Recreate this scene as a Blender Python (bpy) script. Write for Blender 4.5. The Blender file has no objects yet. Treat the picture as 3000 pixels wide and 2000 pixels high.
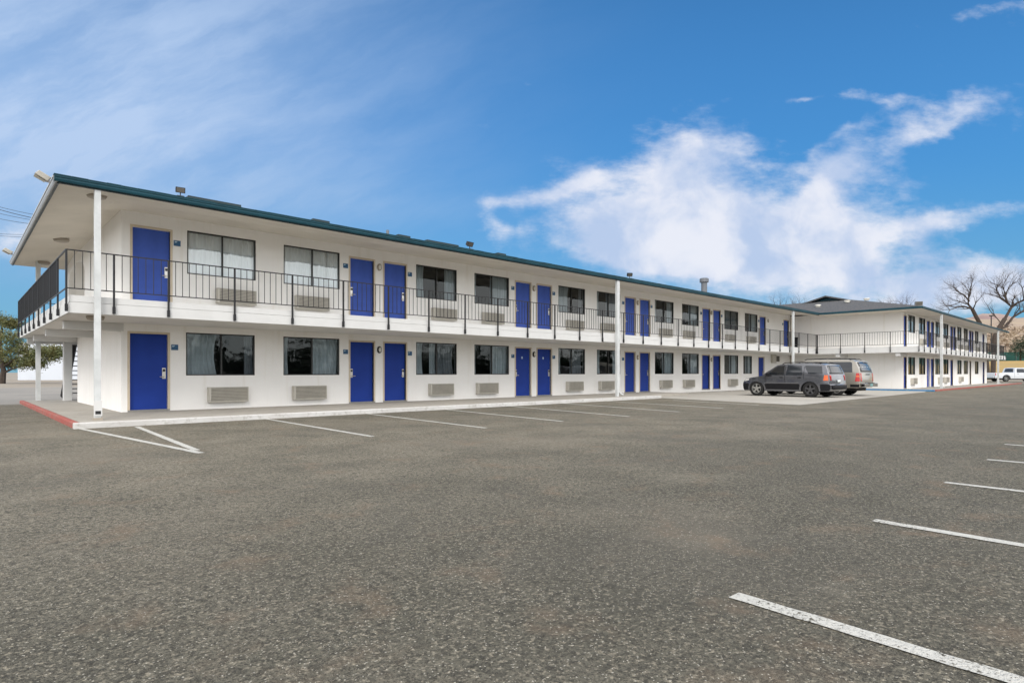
import bpy, bmesh, math, random
from mathutils import Vector, Matrix, noise
R = math.radians
rnd = random.Random(7)
C = bpy.context.scene.collection
scn = bpy.context.scene

# ------------------------------------------------------------ camera
TH = R(46.84)
FW = Vector((math.cos(TH), math.sin(TH), 0)); RT = Vector((math.sin(TH), -math.cos(TH), 0))
cam = bpy.data.objects.new('camera', bpy.data.cameras.new('camera')); C.objects.link(cam)
cam.location = (0, 0, 1.14)
cam.rotation_euler = (R(90), 0, TH - R(90))
cam.data.lens = 36 * 1744 / 3000; cam.data.sensor_width = 36
cam.data.shift_y = 91 / 3000
cam.data.clip_start = .05; cam.data.clip_end = 9000
scn.camera = cam
scn.view_settings.view_transform = 'Standard'; scn.view_settings.look = 'None'
scn.view_settings.gamma = 1; scn.view_settings.exposure = 1.0

# ------------------------------------------------------------ node helpers
class NT:
    def __init__(s, nt): s.nt = nt; s.n = nt.nodes; s.l = nt.links
    def node(s, t, **k):
        n = s.n.new(t)
        for a, b in k.items(): setattr(n, a, b)
        return n
    def put(s, sock, v):
        if v is None: return
        if isinstance(v, bpy.types.NodeSocket): s.l.new(v, sock)
        else: sock.default_value = v
    def m(s, op, a, b=None, c=None, clamp=False):
        n = s.node('ShaderNodeMath', operation=op, use_clamp=clamp)
        s.put(n.inputs[0], a); s.put(n.inputs[1], b); s.put(n.inputs[2], c)
        return n.outputs[0]
    def vm(s, op, a, b=None):
        n = s.node('ShaderNodeVectorMath', operation=op)
        s.put(n.inputs[0], a); s.put(n.inputs[1], b)
        return n.outputs['Value'] if op in ('DOT_PRODUCT', 'LENGTH') else n.outputs['Vector']
    def mix(s, f, a, b, typ='MIX'):
        n = s.node('ShaderNodeMix', data_type='RGBA', blend_type=typ)
        s.put(n.inputs[0], f); s.put(n.inputs[6], a); s.put(n.inputs[7], b)
        return n.outputs[2]
    def noise(s, vec, scale, detail=4, rough=.55, dist=0):
        n = s.node('ShaderNodeTexNoise'); s.put(n.inputs['Vector'], vec)
        n.inputs['Scale'].default_value = scale; n.inputs['Detail'].default_value = detail
        n.inputs['Roughness'].default_value = rough; n.inputs['Distortion'].default_value = dist
        return n.outputs['Fac']
    def ss(s, v, a, b, lo=0., hi=1.):
        n = s.node('ShaderNodeMapRange', interpolation_type='SMOOTHSTEP')
        s.put(n.inputs[0], v); n.inputs[1].default_value = a; n.inputs[2].default_value = b
        n.inputs[3].default_value = lo; n.inputs[4].default_value = hi
        return n.outputs[0]
    def xyz(s, a, b, c):
        n = s.node('ShaderNodeCombineXYZ'); s.put(n.inputs[0], a); s.put(n.inputs[1], b); s.put(n.inputs[2], c)
        return n.outputs[0]

# ------------------------------------------------------------ world
SUN_EL, SUN_AZ = R(38), R(230)      # compass direction the light comes from, in degrees from +X
world = bpy.data.worlds.new('World'); scn.world = world; world.use_nodes = True
W = NT(world.node_tree); W.n.clear()
wout = W.node('ShaderNodeOutputWorld'); bg = W.node('ShaderNodeBackground')
W.l.new(bg.outputs[0], wout.inputs[0])
sky = W.node('ShaderNodeTexSky', sky_type='NISHITA'); sky.sun_disc = False
sky.sun_elevation = SUN_EL; sky.sun_rotation = R(90) - SUN_AZ
sky.air_density = 1.0; sky.dust_density = .25; sky.ozone_density = 2.5
tc = W.node('ShaderNodeTexCoord'); D = tc.outputs['Generated']
dF = W.vm('DOT_PRODUCT', D, tuple(FW)); dR = W.vm('DOT_PRODUCT', D, tuple(RT)); dZ = W.vm('DOT_PRODUCT', D, (0, 0, 1))
dFc = W.m('MAXIMUM', dF, .12)
px = W.m('DIVIDE', dR, dFc); py = W.m('DIVIDE', dZ, dFc)
pv = W.xyz(px, py, 0.)
nz = W.node('ShaderNodeTexNoise'); W.put(nz.inputs['Vector'], pv); nz.inputs['Scale'].default_value = 4.2; nz.inputs['Detail'].default_value = 6; nz.inputs['Roughness'].default_value = .58
warp = W.vm('MULTIPLY', W.vm('SUBTRACT', nz.outputs['Color'], (.5, .5, .5)), (.12, .085, 0))
wp = W.vm('ADD', pv, warp)
def blob(u, v, ru, rv, ang, amp, src):
    cx, cy = (u - 1500) / 1744, (1091 - v) / 1744
    a = R(ang); ca, sa = math.cos(a), math.sin(a); ru /= 1744; rv /= 1744
    d = W.vm('SUBTRACT', src, (cx, cy, 0))
    p = W.vm('DOT_PRODUCT', d, (ca / ru, sa / ru, 0)); q = W.vm('DOT_PRODUCT', d, (-sa / rv, ca / rv, 0))
    e = W.m('ADD', W.m('MULTIPLY', p, p), W.m('MULTIPLY', q, q))
    return W.m('MULTIPLY', W.m('POWER', 2.718, W.m('MULTIPLY', e, -1.0)), amp)
def total(L, src):
    t = None
    for b in L:
        o = blob(*b, src); t = o if t is None else W.m('ADD', t, o)
    return t
CUM = [(2040, 470, 240, 120, 5, 1.05), (1930, 620, 380, 95, -6, 1.0), (1860, 715, 320, 62, -4, .95), (2000, 765, 260, 45, 0, .8),
       (2330, 690, 290, 110, 18, 1.1), (2440, 545, 190, 60, 42, .9), (2730, 665, 270, 38, 12, .85), (2450, 800, 480, 95, 2, 1.0),
       (2830, 330, 190, 50, 12, .85), (2560, 292, 120, 22, -4, .55), (2700, 400, 150, 26, 12, .5), (2480, 400, 130, 26, 36, .5),
       (2900, 850, 420, 70, 10, .9), (1440, 600, 75, 24, 15, .46), (1620, 570, 150, 24, 18, .5), (1440, 670, 60, 30, -30, .45), (1720, 520, 60, 24, 20, .45),
       (2950, 30, 130, 26, 10, .5), (2360, 282, 50, 9, 0, .5), (60, 700, 170, 75, 0, .8)]
cm = total(CUM, wp)
n2 = W.noise(W.vm('MULTIPLY', pv, (1, 1.9, 1)), 8.5, 8, .62)
n3 = W.noise(W.vm('MULTIPLY', pv, (1, 2.2, 1)), 30, 5, .6)
dens = W.m('ADD', cm, W.m('MULTIPLY', W.m('SUBTRACT', n2, .5), 1.7))
dens = W.m('ADD', dens, W.m('MULTIPLY', W.m('SUBTRACT', n3, .5), .5))
cover = W.ss(dens, .24, 1.18)
VEIL = [(520, 160, 700, 420, 6, .66), (150, 540, 850, 230, 0, .62), (-300, 200, 700, 500, 0, .6), (1050, 620, 330, 60, 0, .3)]
vl = total(VEIL, wp)
vr = W.node('ShaderNodeVectorRotate', rotation_type='Z_AXIS'); W.put(vr.inputs['Vector'], wp); vr.inputs['Angle'].default_value = R(-22)
vn = W.noise(W.vm('MULTIPLY', vr.outputs[0], (.8, 2.8, 1)), 3.2, 7, .6)
veil = W.m('MULTIPLY', vl, W.ss(vn, .30, .70, .56, 1.15), clamp=True)
# added bright overcast behind the viewer, out of view, for neutral soft light
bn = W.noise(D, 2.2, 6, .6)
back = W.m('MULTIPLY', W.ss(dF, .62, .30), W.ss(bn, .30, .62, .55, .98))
skyc = W.mix(1.0, sky.outputs[0], (.25, .60, .80, 1), 'MULTIPLY')
skyc = W.vm('SCALE', skyc); W.put(skyc.node.inputs['Scale'], W.ss(py, .02, .62, .60, 1.0))
cloudshade = W.mix(W.ss(W.noise(W.vm('ADD', wp, (.02, .03, 0)), 6.5, 5, .55), .36, .62), (2.55, 3.1, 4.2, 1), (4.35, 4.42, 4.8, 1))
c1 = W.mix(veil, skyc, (2.35, 3.1, 4.35, 1))
hz = W.ss(py, .0, .40, .6, 0.)
c1 = W.mix(hz, c1, (.95, 1.9, 3.0, 1))
c2 = W.mix(W.m('MULTIPLY', cover, .93), c1, cloudshade)
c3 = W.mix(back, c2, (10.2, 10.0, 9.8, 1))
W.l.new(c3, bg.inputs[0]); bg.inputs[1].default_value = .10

sd = bpy.data.lights.new('sun', 'SUN'); sd.energy = 1.05; sd.angle = R(24); sd.color = (1, .95, .89)
sun = bpy.data.objects.new('sun', sd); C.objects.link(sun)
sv = Vector((math.cos(SUN_EL) * math.cos(SUN_AZ), math.cos(SUN_EL) * math.sin(SUN_AZ), math.sin(SUN_EL)))
sun.rotation_euler = sv.to_track_quat('Z', 'Y').to_euler()

# ------------------------------------------------------------ materials
MATS = {}
def mat(name, col, rough=.7, metal=0., var=0., vscale=3., bump=0., bscale=60., spec=.5, coat=0., vcol=None, emit=None):
    m = bpy.data.materials.new(name); m.use_nodes = True; N = NT(m.node_tree)
    b = N.n['Principled BSDF']; geo = N.node('ShaderNodeTexCoord')
    b.inputs['Roughness'].default_value = rough; b.inputs['Metallic'].default_value = metal
    b.inputs['Specular IOR Level'].default_value = spec; b.inputs['Coat Weight'].default_value = coat
    b.inputs['Coat Roughness'].default_value = .05
    c4 = (*col, 1)
    if var:
        f = N.noise(geo.outputs['Object'], vscale, 5, .6)
        v2 = vcol or tuple(x * (1 - var) for x in col)
        N.l.new(N.mix(N.ss(f, .35, .7), c4, (*v2, 1)), b.inputs['Base Color'])
    else: b.inputs['Base Color'].default_value = c4
    if bump:
        f = N.noise(geo.outputs['Object'], bscale, 4, .6)
        bp = N.node('ShaderNodeBump'); bp.inputs['Strength'].default_value = bump; bp.inputs['Distance'].default_value = .01
        N.l.new(f, bp.inputs['Height']); N.l.new(bp.outputs[0], b.inputs['Normal'])
    MATS[name] = m
    return m
M = MATS
# stucco with faint weather streaks
def stucco(name, col):
    m = mat(name, col, .85, bump=.25, bscale=45); N = NT(m.node_tree); b = N.n['Principled BSDF']
    t = N.node('ShaderNodeTexCoord'); P = t.outputs['Object']
    a = N.noise(P, .55, 5, .6); s = N.noise(N.vm('MULTIPLY', P, (3.5, 3.5, .28)), 1.2, 5, .65)
    c = N.mix(N.ss(a, .35, .75, 0, .55), (*col, 1), tuple(x * .88 for x in col) + (1,))
    c = N.mix(N.ss(s, .52, .78, 0, .34), c, (col[0] * .80, col[1] * .76, col[2] * .68, 1))
    f = N.noise(P, 14, 5, .6)
    c = N.mix(N.ss(f, .55, .8, 0, .12), c, (col[0] * .74, col[1] * .73, col[2] * .70, 1))
    N.l.new(c, b.inputs['Base Color'])
stucco('stucco', (.865, .85, .825))
mat('soffit', (.66, .61, .53), .8, var=.12, vscale=.8, bump=.2, bscale=50)
mat('white_paint', (.60, .60, .59), .6, var=.05, vscale=2.5, bump=.1)
mat('floor_pale', (.74, .73, .70), .7, var=.1, vscale=2)
mat('white_post', (.58, .60, .60), .5, var=.15, vscale=3)
mat('teal', (.015, .072, .100), .55, var=.3, vscale=1.5, spec=.25)
mat('teal_dark', (.006, .022, .026), .5)
mat('fascia_grey', (.42, .44, .46), .45, metal=.3)
mat('shingle', (.045, .05, .055), .9, var=.5, vscale=9, bump=.6, bscale=25, vcol=(.10, .095, .095))
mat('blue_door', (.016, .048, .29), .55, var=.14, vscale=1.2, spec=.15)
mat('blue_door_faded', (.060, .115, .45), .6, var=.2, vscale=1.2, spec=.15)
mat('jamb', (.60, .51, .39), .6, var=.1, vscale=3)
mat('bronze', (.018, .019, .018), .4)
mat('alu', (.30, .29, .27), .4, metal=.6)
mat('black_iron', (.012, .012, .014), .5, spec=.4)
mat('ac_beige', (.50, .475, .42), .55, var=.12, vscale=4)
mat('ac_dark', (.10, .092, .078), .7)
mat('steel', (.60, .58, .54), .3, metal=.85)
mat('black_plastic', (.012, .012, .013), .45)
mat('plate_blue', (.010, .085, .20), .4)
mat('plate_light', (.45, .60, .72), .5)
mat('lamp_glass', (.62, .60, .54), .35)
mat('lamp_tan', (.33, .29, .24), .6)
mat('arch', (.50, .455, .385), .8, var=.1)
mat('niche', (.30, .27, .225), .8, var=.1)
mat('interior', (.06, .056, .052), .9)
mat('curtain', (.74, .77, .80), .9, var=.15, vscale=2)
mat('curtain_light', (.93, .95, .96), .85, var=.06, vscale=2)
mat('curtain_dark', (.34, .35, .38), .9, var=.3, vscale=2)
mat('mountain', (.22, .15, .14), .95, var=.5, vscale=.004, vcol=(.30, .235, .20))  # tones muted to greyish pink, standing in for distance haze
mat('green_screen', (.012, .085, .070), .8, var=.2, vscale=.6)
mat('bark', (.065, .048, .038), .9, var=.4, vscale=4)
mat('needle', (.085, .105, .035), .7, var=.5, vscale=1.2, vcol=(.15, .135, .045))
mat('needle_dark', (.018, .040, .018), .7, var=.4, vscale=1)
mat('rubber', (.013, .013, .013), .85)
mat('rim_silver', (.52, .52, .50), .3, metal=.8)
mat('rim_dull', (.09, .09, .095), .5, metal=.5)
mat('paint_grey', (.13, .135, .152), .22, metal=.7, coat=.9)
mat('paint_beige', (.31, .29, .25), .30, metal=.45, coat=.7)
mat('paint_white', (.60, .62, .65), .3, coat=.6)
mat('cladding', (.010, .010, .012), .65, spec=.2)
mat('cladding_grey', (.10, .10, .105), .5)
mat('lens_red', (.45, .012, .012), .2, coat=.5)
mat('lens_amber', (.70, .13, .03), .2, coat=.5)
mat('lens_clear', (.62, .62, .60), .15, coat=.5)
mat('chrome', (.7, .7, .7), .12, metal=1)
mat('plate_white', (.62, .66, .66), .5)
mat('plate_teal', (.16, .30, .30), .5)
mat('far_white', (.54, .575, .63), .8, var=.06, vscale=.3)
mat('cable', (.02, .02, .022), .7)
mat('duct', (.16, .17, .185), .5, metal=.5)

def glassmat(name, tint, refl):
    m = bpy.data.materials.new(name); m.use_nodes = True; N = NT(m.node_tree); N.n.clear()
    o = N.node('ShaderNodeOutputMaterial'); tr = N.node('ShaderNodeBsdfTransparent'); gl = N.node('ShaderNodeBsdfGlossy')
    tr.inputs[0].default_value = (*tint, 1); gl.inputs['Roughness'].default_value = .02; gl.inputs[0].default_value = (.95, 1, 1, 1)
    t = N.node('ShaderNodeTexCoord'); f = N.noise(t.outputs['Object'], 1.6, 2, .5)
    bp = N.node('ShaderNodeBump'); bp.inputs['Strength'].default_value = .12; bp.inputs['Distance'].default_value = .05
    N.l.new(f, bp.inputs['Height']); N.l.new(bp.outputs[0], gl.inputs['Normal'])
    fr = N.node('ShaderNodeFresnel'); fr.inputs[0].default_value = 1.5
    fac = N.m('ADD', N.m('MULTIPLY', fr.outputs[0], 1.0), refl, clamp=True)
    mx = N.node('ShaderNodeMixShader'); N.l.new(fac, mx.inputs[0]); N.l.new(tr.outputs[0], mx.inputs[1]); N.l.new(gl.outputs[0], mx.inputs[2])
    N.l.new(mx.outputs[0], o.inputs[0]); M[name] = m
glassmat('glass', (.66, .71, .72), .0)
glassmat('glass_bright', (.95, .97, .98), .14)
mat('car_glass', (.012, .014, .017), .06, spec=.7, coat=.6)
mat('car_glass_tint', (.02, .024, .03), .10, spec=.5, coat=.25)

def asphalt(name, paint=None):
    m = bpy.data.materials.new(name); m.use_nodes = True; N = NT(m.node_tree); b = N.n['Principled BSDF']
    t = N.node('ShaderNodeTexCoord'); P = t.outputs['Object']
    lc = N.noise(P, .10, 4, .55); mc = N.noise(P, .9, 5, .62, .3); fc = N.noise(P, 17, 6, .70); gc = N.noise(P, 85, 3, .6)
    base = N.mix(N.ss(lc, .32, .68), (.112, .105, .082, 1), (.185, .169, .130, 1))
    sp = N.node('ShaderNodeSeparateXYZ'); N.l.new(P, sp.inputs[0])
    y_tone = N.m('MULTIPLY', N.ss(N.m('ADD', sp.outputs[1], N.m('MULTIPLY', mc, 2.5)), 3.2, 8.5), N.ss(lc, .25, .6, .4, 1.0))  # asphalt turns paler with rising y, from the foreground toward the motel
    base = N.mix(N.m('MULTIPLY', y_tone, .8), base, (.26, .233, .178, 1))
    base = N.mix(N.ss(mc, .35, .70, 0, .6), base, (.064, .063, .047, 1))
    base = N.mix(N.ss(fc, .47, .60, 0, .74), base, (.050, .047, .037, 1))
    base = N.mix(N.ss(gc, .48, .60, 0, .78), base, (.030, .028, .022, 1))
    base = N.mix(N.ss(N.noise(N.vm('ADD', P, (5., 5., 0)), 38, 4, .7), .52, .66, 0, .6), base, (.36, .32, .245, 1))
    base = N.mix(N.ss(N.noise(N.vm('ADD', P, (8., 33., 0)), .42, 6, .62, .5), .50, .68, 0, .42), base, (.085, .080, .066, 1))
    base = N.mix(N.ss(N.noise(N.vm('ADD', P, (28., 3., 0)), .75, 6, .68), .54, .74, 0, .28), base, (.28, .255, .20, 1))
    base = N.mix(N.ss(N.noise(N.vm('ADD', P, (15., 5., 0)), .22, 5, .6), .52, .7, 0, .35), base, (.24, .21, .165, 1))
    # patches worn to pale stone, rusty specks
    pc = N.noise(N.vm('ADD', P, (31., 7., 0)), .55, 5, .65)
    vo = N.node('ShaderNodeTexVoronoi'); vo.inputs['Scale'].default_value = 130; N.l.new(P, vo.inputs['Vector'])
    cell = N.node('ShaderNodeSeparateColor'); N.l.new(vo.outputs['Color'], cell.inputs[0])
    stone = N.m('MULTIPLY', N.ss(cell.outputs[0], .62, .86), N.ss(vo.outputs['Distance'], .55, .25))
    amt = N.ss(pc, .40, .66, .12, 1.0)
    sc = N.mix(cell.outputs[1], (.32, .28, .22, 1), (.19, .17, .14, 1))
    base = N.mix(N.m('MULTIPLY', stone, amt), base, sc)
    rc = N.noise(N.vm('ADD', P, (3., 77., 0)), 1.7, 5, .6)
    base = N.mix(N.ss(rc, .53, .74, 0, .5), base, (.20, .145, .10, 1))
    base = N.mix(N.m('MULTIPLY', N.ss(cell.outputs[2], .975, .98), .7), base, (.50, .47, .40, 1))
    # tar seams: long thin wavering darker bands, and oil drips
    oc = N.noise(N.vm('ADD', P, (9., 2., 0)), .38, 6, .7, .8)
    base = N.mix(N.ss(oc, .60, .74, 0, .40), base, (.055, .055, .052, 1))
    if paint:
        wn = N.noise(P, 42, 5, .72); wl = N.noise(P, 3.0, 4, .6)
        keep = N.ss(N.m('ADD', wn, N.m('MULTIPLY', wl, .45)), .89, .79)
        base = N.mix(keep, base, N.mix(N.ss(fc, .4, .7, 0, .3), paint, tuple(x * .75 for x in paint[:3]) + (1,)))
    N.l.new(base, b.inputs['Base Color']); b.inputs['Roughness'].default_value = .88; b.inputs['Specular IOR Level'].default_value = .3
    bp = N.node('ShaderNodeBump'); bp.inputs['Strength'].default_value = 1.0; bp.inputs['Distance'].default_value = .018
    h = N.m('ADD', N.m('MULTIPLY', gc, .7), N.m('ADD', fc, N.m('MULTIPLY', stone, .35)))
    N.l.new(h, bp.inputs['Height']); N.l.new(bp.outputs[0], b.inputs['Normal']); M[name] = m
asphalt('asphalt'); asphalt('line_paint', (.54, .535, .50, 1))
def ground_mat(name, c1, c2, c3, s1, s2):
    m = mat(name, c1, .9, bump=.4, bscale=30); N = NT(m.node_tree); b = N.n['Principled BSDF']
    t = N.node('ShaderNodeTexCoord'); P = t.outputs['Object']
    c = N.mix(N.ss(N.noise(P, s1, 5, .6), .35, .65), (*c1, 1), (*c2, 1))
    c = N.mix(N.ss(N.noise(P, s2, 6, .7), .5, .72, 0, .7), c, (*c3, 1)); N.l.new(c, b.inputs['Base Color'])
ground_mat('earth', (.22, .185, .145), (.28, .25, .205), (.15, .12, .09), .05, .8)
ground_mat('concrete', (.30, .28, .245), (.35, .325, .285), (.22, .20, .175), .6, 5)
ground_mat('pad_concrete', (.33, .31, .275), (.38, .36, .32), (.25, .235, .205), .3, 4)
ground_mat('old_paving', (.25, .232, .205), (.20, .188, .17), (.16, .15, .135), .3, 3)
ground_mat('dry_grass', (.36, .235, .07), (.30, .21, .08), (.17, .14, .05), .2, 3)
ground_mat('brush', (.32, .25, .175), (.28, .215, .165), (.22, .175, .12), .06, .5)
ground_mat('kerb_white', (.56, .555, .54), (.50, .49, .47), (.30, .28, .25), 1.5, 9)
ground_mat('kerb_red', (.33, .065, .05), (.30, .11, .085), (.25, .21, .175), 1.5, 5)
ground_mat('kerb_blue', (.02, .16, .36), (.03, .19, .38), (.15, .24, .33), 1.5, 7)

# ------------------------------------------------------------ geometry helpers
class MB:
    def __init__(s): s.v = []; s.f = []
    def quad(s, *p):
        i = len(s.v); s.v += [tuple(q) for q in p]; s.f.append(tuple(range(i, i + len(p)))); return s
    def box(s, x0, x1, y0, y1, z0, z1):
        i = len(s.v)
        s.v += [(x, y, z) for z in (z0, z1) for (x, y) in ((x0, y0), (x1, y0), (x1, y1), (x0, y1))]
        s.f += [tuple(i + k for k in q) for q in ((3, 2, 1, 0), (4, 5, 6, 7), (0, 1, 5, 4), (1, 2, 6, 5), (2, 3, 7, 6), (3, 0, 4, 7))]
        return s
    def prism(s, poly, axis, a, b):
        """extrude a 2-D polygon along an axis"""
        def P(p, t):
            return {'x': (t, p[0], p[1]), 'y': (p[0], t, p[1]), 'z': (p[0], p[1], t)}[axis]
        i = len(s.v); n = len(poly)
        s.v += [P(p, a) for p in poly] + [P(p, b) for p in poly]
        s.f.append(tuple(range(i, i + n))); s.f.append(tuple(range(i + 2 * n - 1, i + n - 1, -1)))
        for k in range(n):
            j = (k + 1) % n; s.f.append((i + k, i + n + k, i + n + j, i + j))
        return s
    def tube(s, pts, rad, n=8, cap=True):
        pts = [Vector(p) for p in pts]; m = len(pts)
        if not hasattr(rad, '__len__'): rad = [rad] * m
        base = len(s.v); ref = None
        for k, p in enumerate(pts):
            d = (pts[min(k + 1, m - 1)] - pts[max(k - 1, 0)]).normalized()
            if ref is None: ref = Vector((0, 0, 1)) if abs(d.z) < .9 else Vector((1, 0, 0))
            a = d.cross(ref).normalized(); b = d.cross(a).normalized(); ref = a.cross(d).normalized() if False else ref
            for j in range(n):
                t = 2 * math.pi * j / n
                s.v.append(tuple(p + (a * math.cos(t) + b * math.sin(t)) * rad[k]))
        for k in range(m - 1):
            for j in range(n):
                q = (j + 1) % n
                s.f.append((base + k * n + j, base + k * n + q, base + (k + 1) * n + q, base + (k + 1) * n + j))
        if cap:
            s.f.append(tuple(base + j for j in range(n))[::-1]); s.f.append(tuple(base + (m - 1) * n + j for j in range(n)))
        return s
    def lathe(s, prof, axis, c, n=24):
        """prof: (radius, offset) list turned about an axis through c"""
        base = len(s.v); c = Vector(c)
        for (r, o) in prof:
            for j in range(n):
                t = 2 * math.pi * j / n; a, b = r * math.cos(t), r * math.sin(t)
                s.v.append(tuple(c + {'x': Vector((o, a, b)), 'y': Vector((a, o, b)), 'z': Vector((a, b, o))}[axis]))
        for k in range(len(prof) - 1):
            for j in range(n):
                q = (j + 1) % n
                s.f.append((base + k * n + j, base + k * n + q, base + (k + 1) * n + q, base + (k + 1) * n + j))
        return s
    def mesh(s, name, m):
        me = bpy.data.meshes.new(name); me.from_pydata(s.v, [], s.f); me.materials.append(M[m])
        bm = bmesh.new(); bm.from_mesh(me); bmesh.ops.recalc_face_normals(bm, faces=bm.faces); bm.to_mesh(me); bm.free()
        return me
    def build(s, name, m, parent=None, loc=(0, 0, 0), rz=0, bevel=0, smooth=False):
        o = bpy.data.objects.new(name, s.mesh(name, m)); C.objects.link(o); o.parent = parent; o.location = loc; o.rotation_euler.z = rz
        if bevel:
            b = o.modifiers.new('bevel', 'BEVEL'); b.width = bevel; b.segments = 2; b.limit_method = 'ANGLE'
        if smooth:
            for p in o.data.polygons: p.use_smooth = True
        return o
def tag(o, label=None, cat=None, group=None, kind=None):
    if label: o['label'] = label
    if cat: o['category'] = cat
    if group: o['group'] = group
    if kind: o['kind'] = kind
    return o
def empty(name, loc=(0, 0, 0), rz=0, parent=None):
    o = bpy.data.objects.new(name, None); C.objects.link(o); o.location = loc; o.rotation_euler.z = rz; o.parent = parent
    o.empty_display_size = .2; return o
def copy_tree(o, parent=None, loc=None):
    c = o.copy(); C.objects.link(c); c.parent = parent
    if loc is not None: c.location = loc
    for ch in list(o.children): copy_tree(ch, c)
    return c
def structure(o, label=None, cat=None): return tag(o, label, cat, kind='structure')

# ------------------------------------------------------------ ground
def grid_mesh(name, m, x0, x1, y0, y1, z, nx=1, ny=1, zf=None):
    b = MB(); 
    for j in range(ny + 1):
        for i in range(nx + 1):
            x = x0 + (x1 - x0) * i / nx; y = y0 + (y1 - y0) * j / ny
            b.v.append((x, y, z + (zf(x, y) if zf else 0)))
    for j in range(ny):
        for i in range(nx):
            a = j * (nx + 1) + i; b.f.append((a, a + 1, a + nx + 2, a + nx + 1))
    return b.build(name, m)
structure(grid_mesh('ground', 'earth', -4000, 5000, -3000, 6000, -.012), 'dry bare earth around the motel lot', 'ground')
pl = MB(); pl.quad((-40, -40, -.004), (104, -40, -.004), (104, 40, -.004), (-40, 40, -.004))
structure(pl.build('parking_lot', 'asphalt'), 'worn grey asphalt parking lot in front of the motel', 'parking lot')
op = MB(); op.quad((-60, 27.6, 0), (60, 27.6, 0), (60, 58, 0), (-60, 58, 0))
structure(op.build('paving', 'old_paving'), 'old pale paving behind the near end of the motel', 'paving')
pd = MB(); pd.quad((21.7, 8.35, .002), (41.2, 8.85, .002), (43.3, 9.2, .002), (43.3, 18.1, .002), (23.3, 18.1, .002), (23.0, 14.6, .002))
structure(pd.build('concrete_pad', 'pad_concrete'), 'pale concrete apron under the two parked vehicles', 'pavement')
YK, XK, YW, XWL = 14.85, 1.75, 18.2, 3.17
wk = MB(); wk.prism([(XK + .16, YK + .16), (23.0, YK + .16), (23.0, 15.9), (27.2, 15.9), (27.2, YW + .3), (XWL + .3, YW + .3), (XWL + .3, 25.7), (14, 25.7), (14, 28.5), (XK + .16, 28.5)], 'z', -.05, .11)
structure(wk.build('walkway', 'concrete'), 'concrete walkway along the near motel wing', 'pavement')
k = MB(); k.box(XK + .02, 23.1, YK, YK + .16, -.05, .115)
structure(k.build('kerb', 'kerb_white', bevel=.02), 'white painted kerb along the front of the near wing', 'kerb')
k = MB(); k.box(XK + .03, XK + .158, YK + .17, 28.6, -.05, .109)
structure(k.build('kerb', 'kerb_red', bevel=.02), 'faded red painted kerb at the near end of the motel', 'kerb')
w2 = MB(); w2.prism([(43.5, 8.95), (78.0, 8.95), (78.0, 11.2), (45.8, 11.2), (45.8, 17.9), (43.5, 17.9)], 'z', -.05, .07)
structure(w2.build('walkway', 'concrete'), 'concrete walkway round the far wing', 'pavement')
k = MB(); k.box(43.3, 43.5, 8.8, 17.0, -.05, .085)
structure(k.build('kerb', 'kerb_blue'), 'blue painted kerb at the end wall of the far wing', 'kerb')
k = MB(); k.box(43.52, 80, 8.78, 8.95, -.05, .09)
structure(k.build('kerb', 'kerb_red'), 'red painted kerb along the front of the far wing', 'kerb')

# bay lines
LINES = [((1.86, 15.0), (2.56, 9.17), 'long leg of the V shaped marking by the red kerb corner'),
         ((2.82, 14.6), (2.60, 9.55), 'short leg of the V shaped marking, nearer the first blue door')]
near_words = ['first', 'second', 'third', 'fourth', 'fifth', 'sixth', 'seventh']
for i, (a, b) in enumerate([((5.62, 14.84), (5.45, 9.45)), ((8.38, 14.84), (7.99, 9.31)), ((11.1, 14.84), (10.39, 9.35)), ((13.8, 14.84), (12.8, 9.2)),
                            ((16.5, 14.84), (15.38, 9.3)), ((19.1, 14.84), (17.93, 9.26)), ((21.7, 13.4), (20.6, 9.3))]):
    LINES.append((a, b, 'white bay line off the white kerb, %s after the V shaped marking' % near_words[i]))
for i, x in enumerate([2.92, 5.19, 7.52, 9.9, 12.2, 14.6]):
    w = ['nearest and largest, bottom right', 'second nearest on the right', 'third nearest on the right', 'fourth nearest on the right', 'fifth nearest, at the right edge', 'farthest, at the right edge'][i]
    LINES.append(((x, 1.45 + (.10 if i == 4 else -.005 * i)), (x - .2, -3.6), 'worn white bay line %s' % w))
for (a, b, lab) in LINES:
    a = Vector((*a, 0)); b = Vector((*b, 0)); d = (b - a).normalized(); n = Vector((-d.y, d.x, 0)) * .05
    q = MB(); rr = random.Random(lab); K = 60
    # ragged edges
    L, Rr = [], []
    for j in range(K + 1):
        p = a.lerp(b, j / K); L.append(p + n * (1 + rr.uniform(-.09, .09))); Rr.append(p - n * (1 + rr.uniform(-.09, .09)))
    for j in range(K): q.quad(*[(p.x, p.y, .0015) for p in (L[j], L[j + 1], Rr[j + 1], Rr[j])])
    o = q.build('bay_line', 'line_paint'); structure(o, lab, 'parking line'); o['group'] = 'painted parking bay lines'

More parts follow.
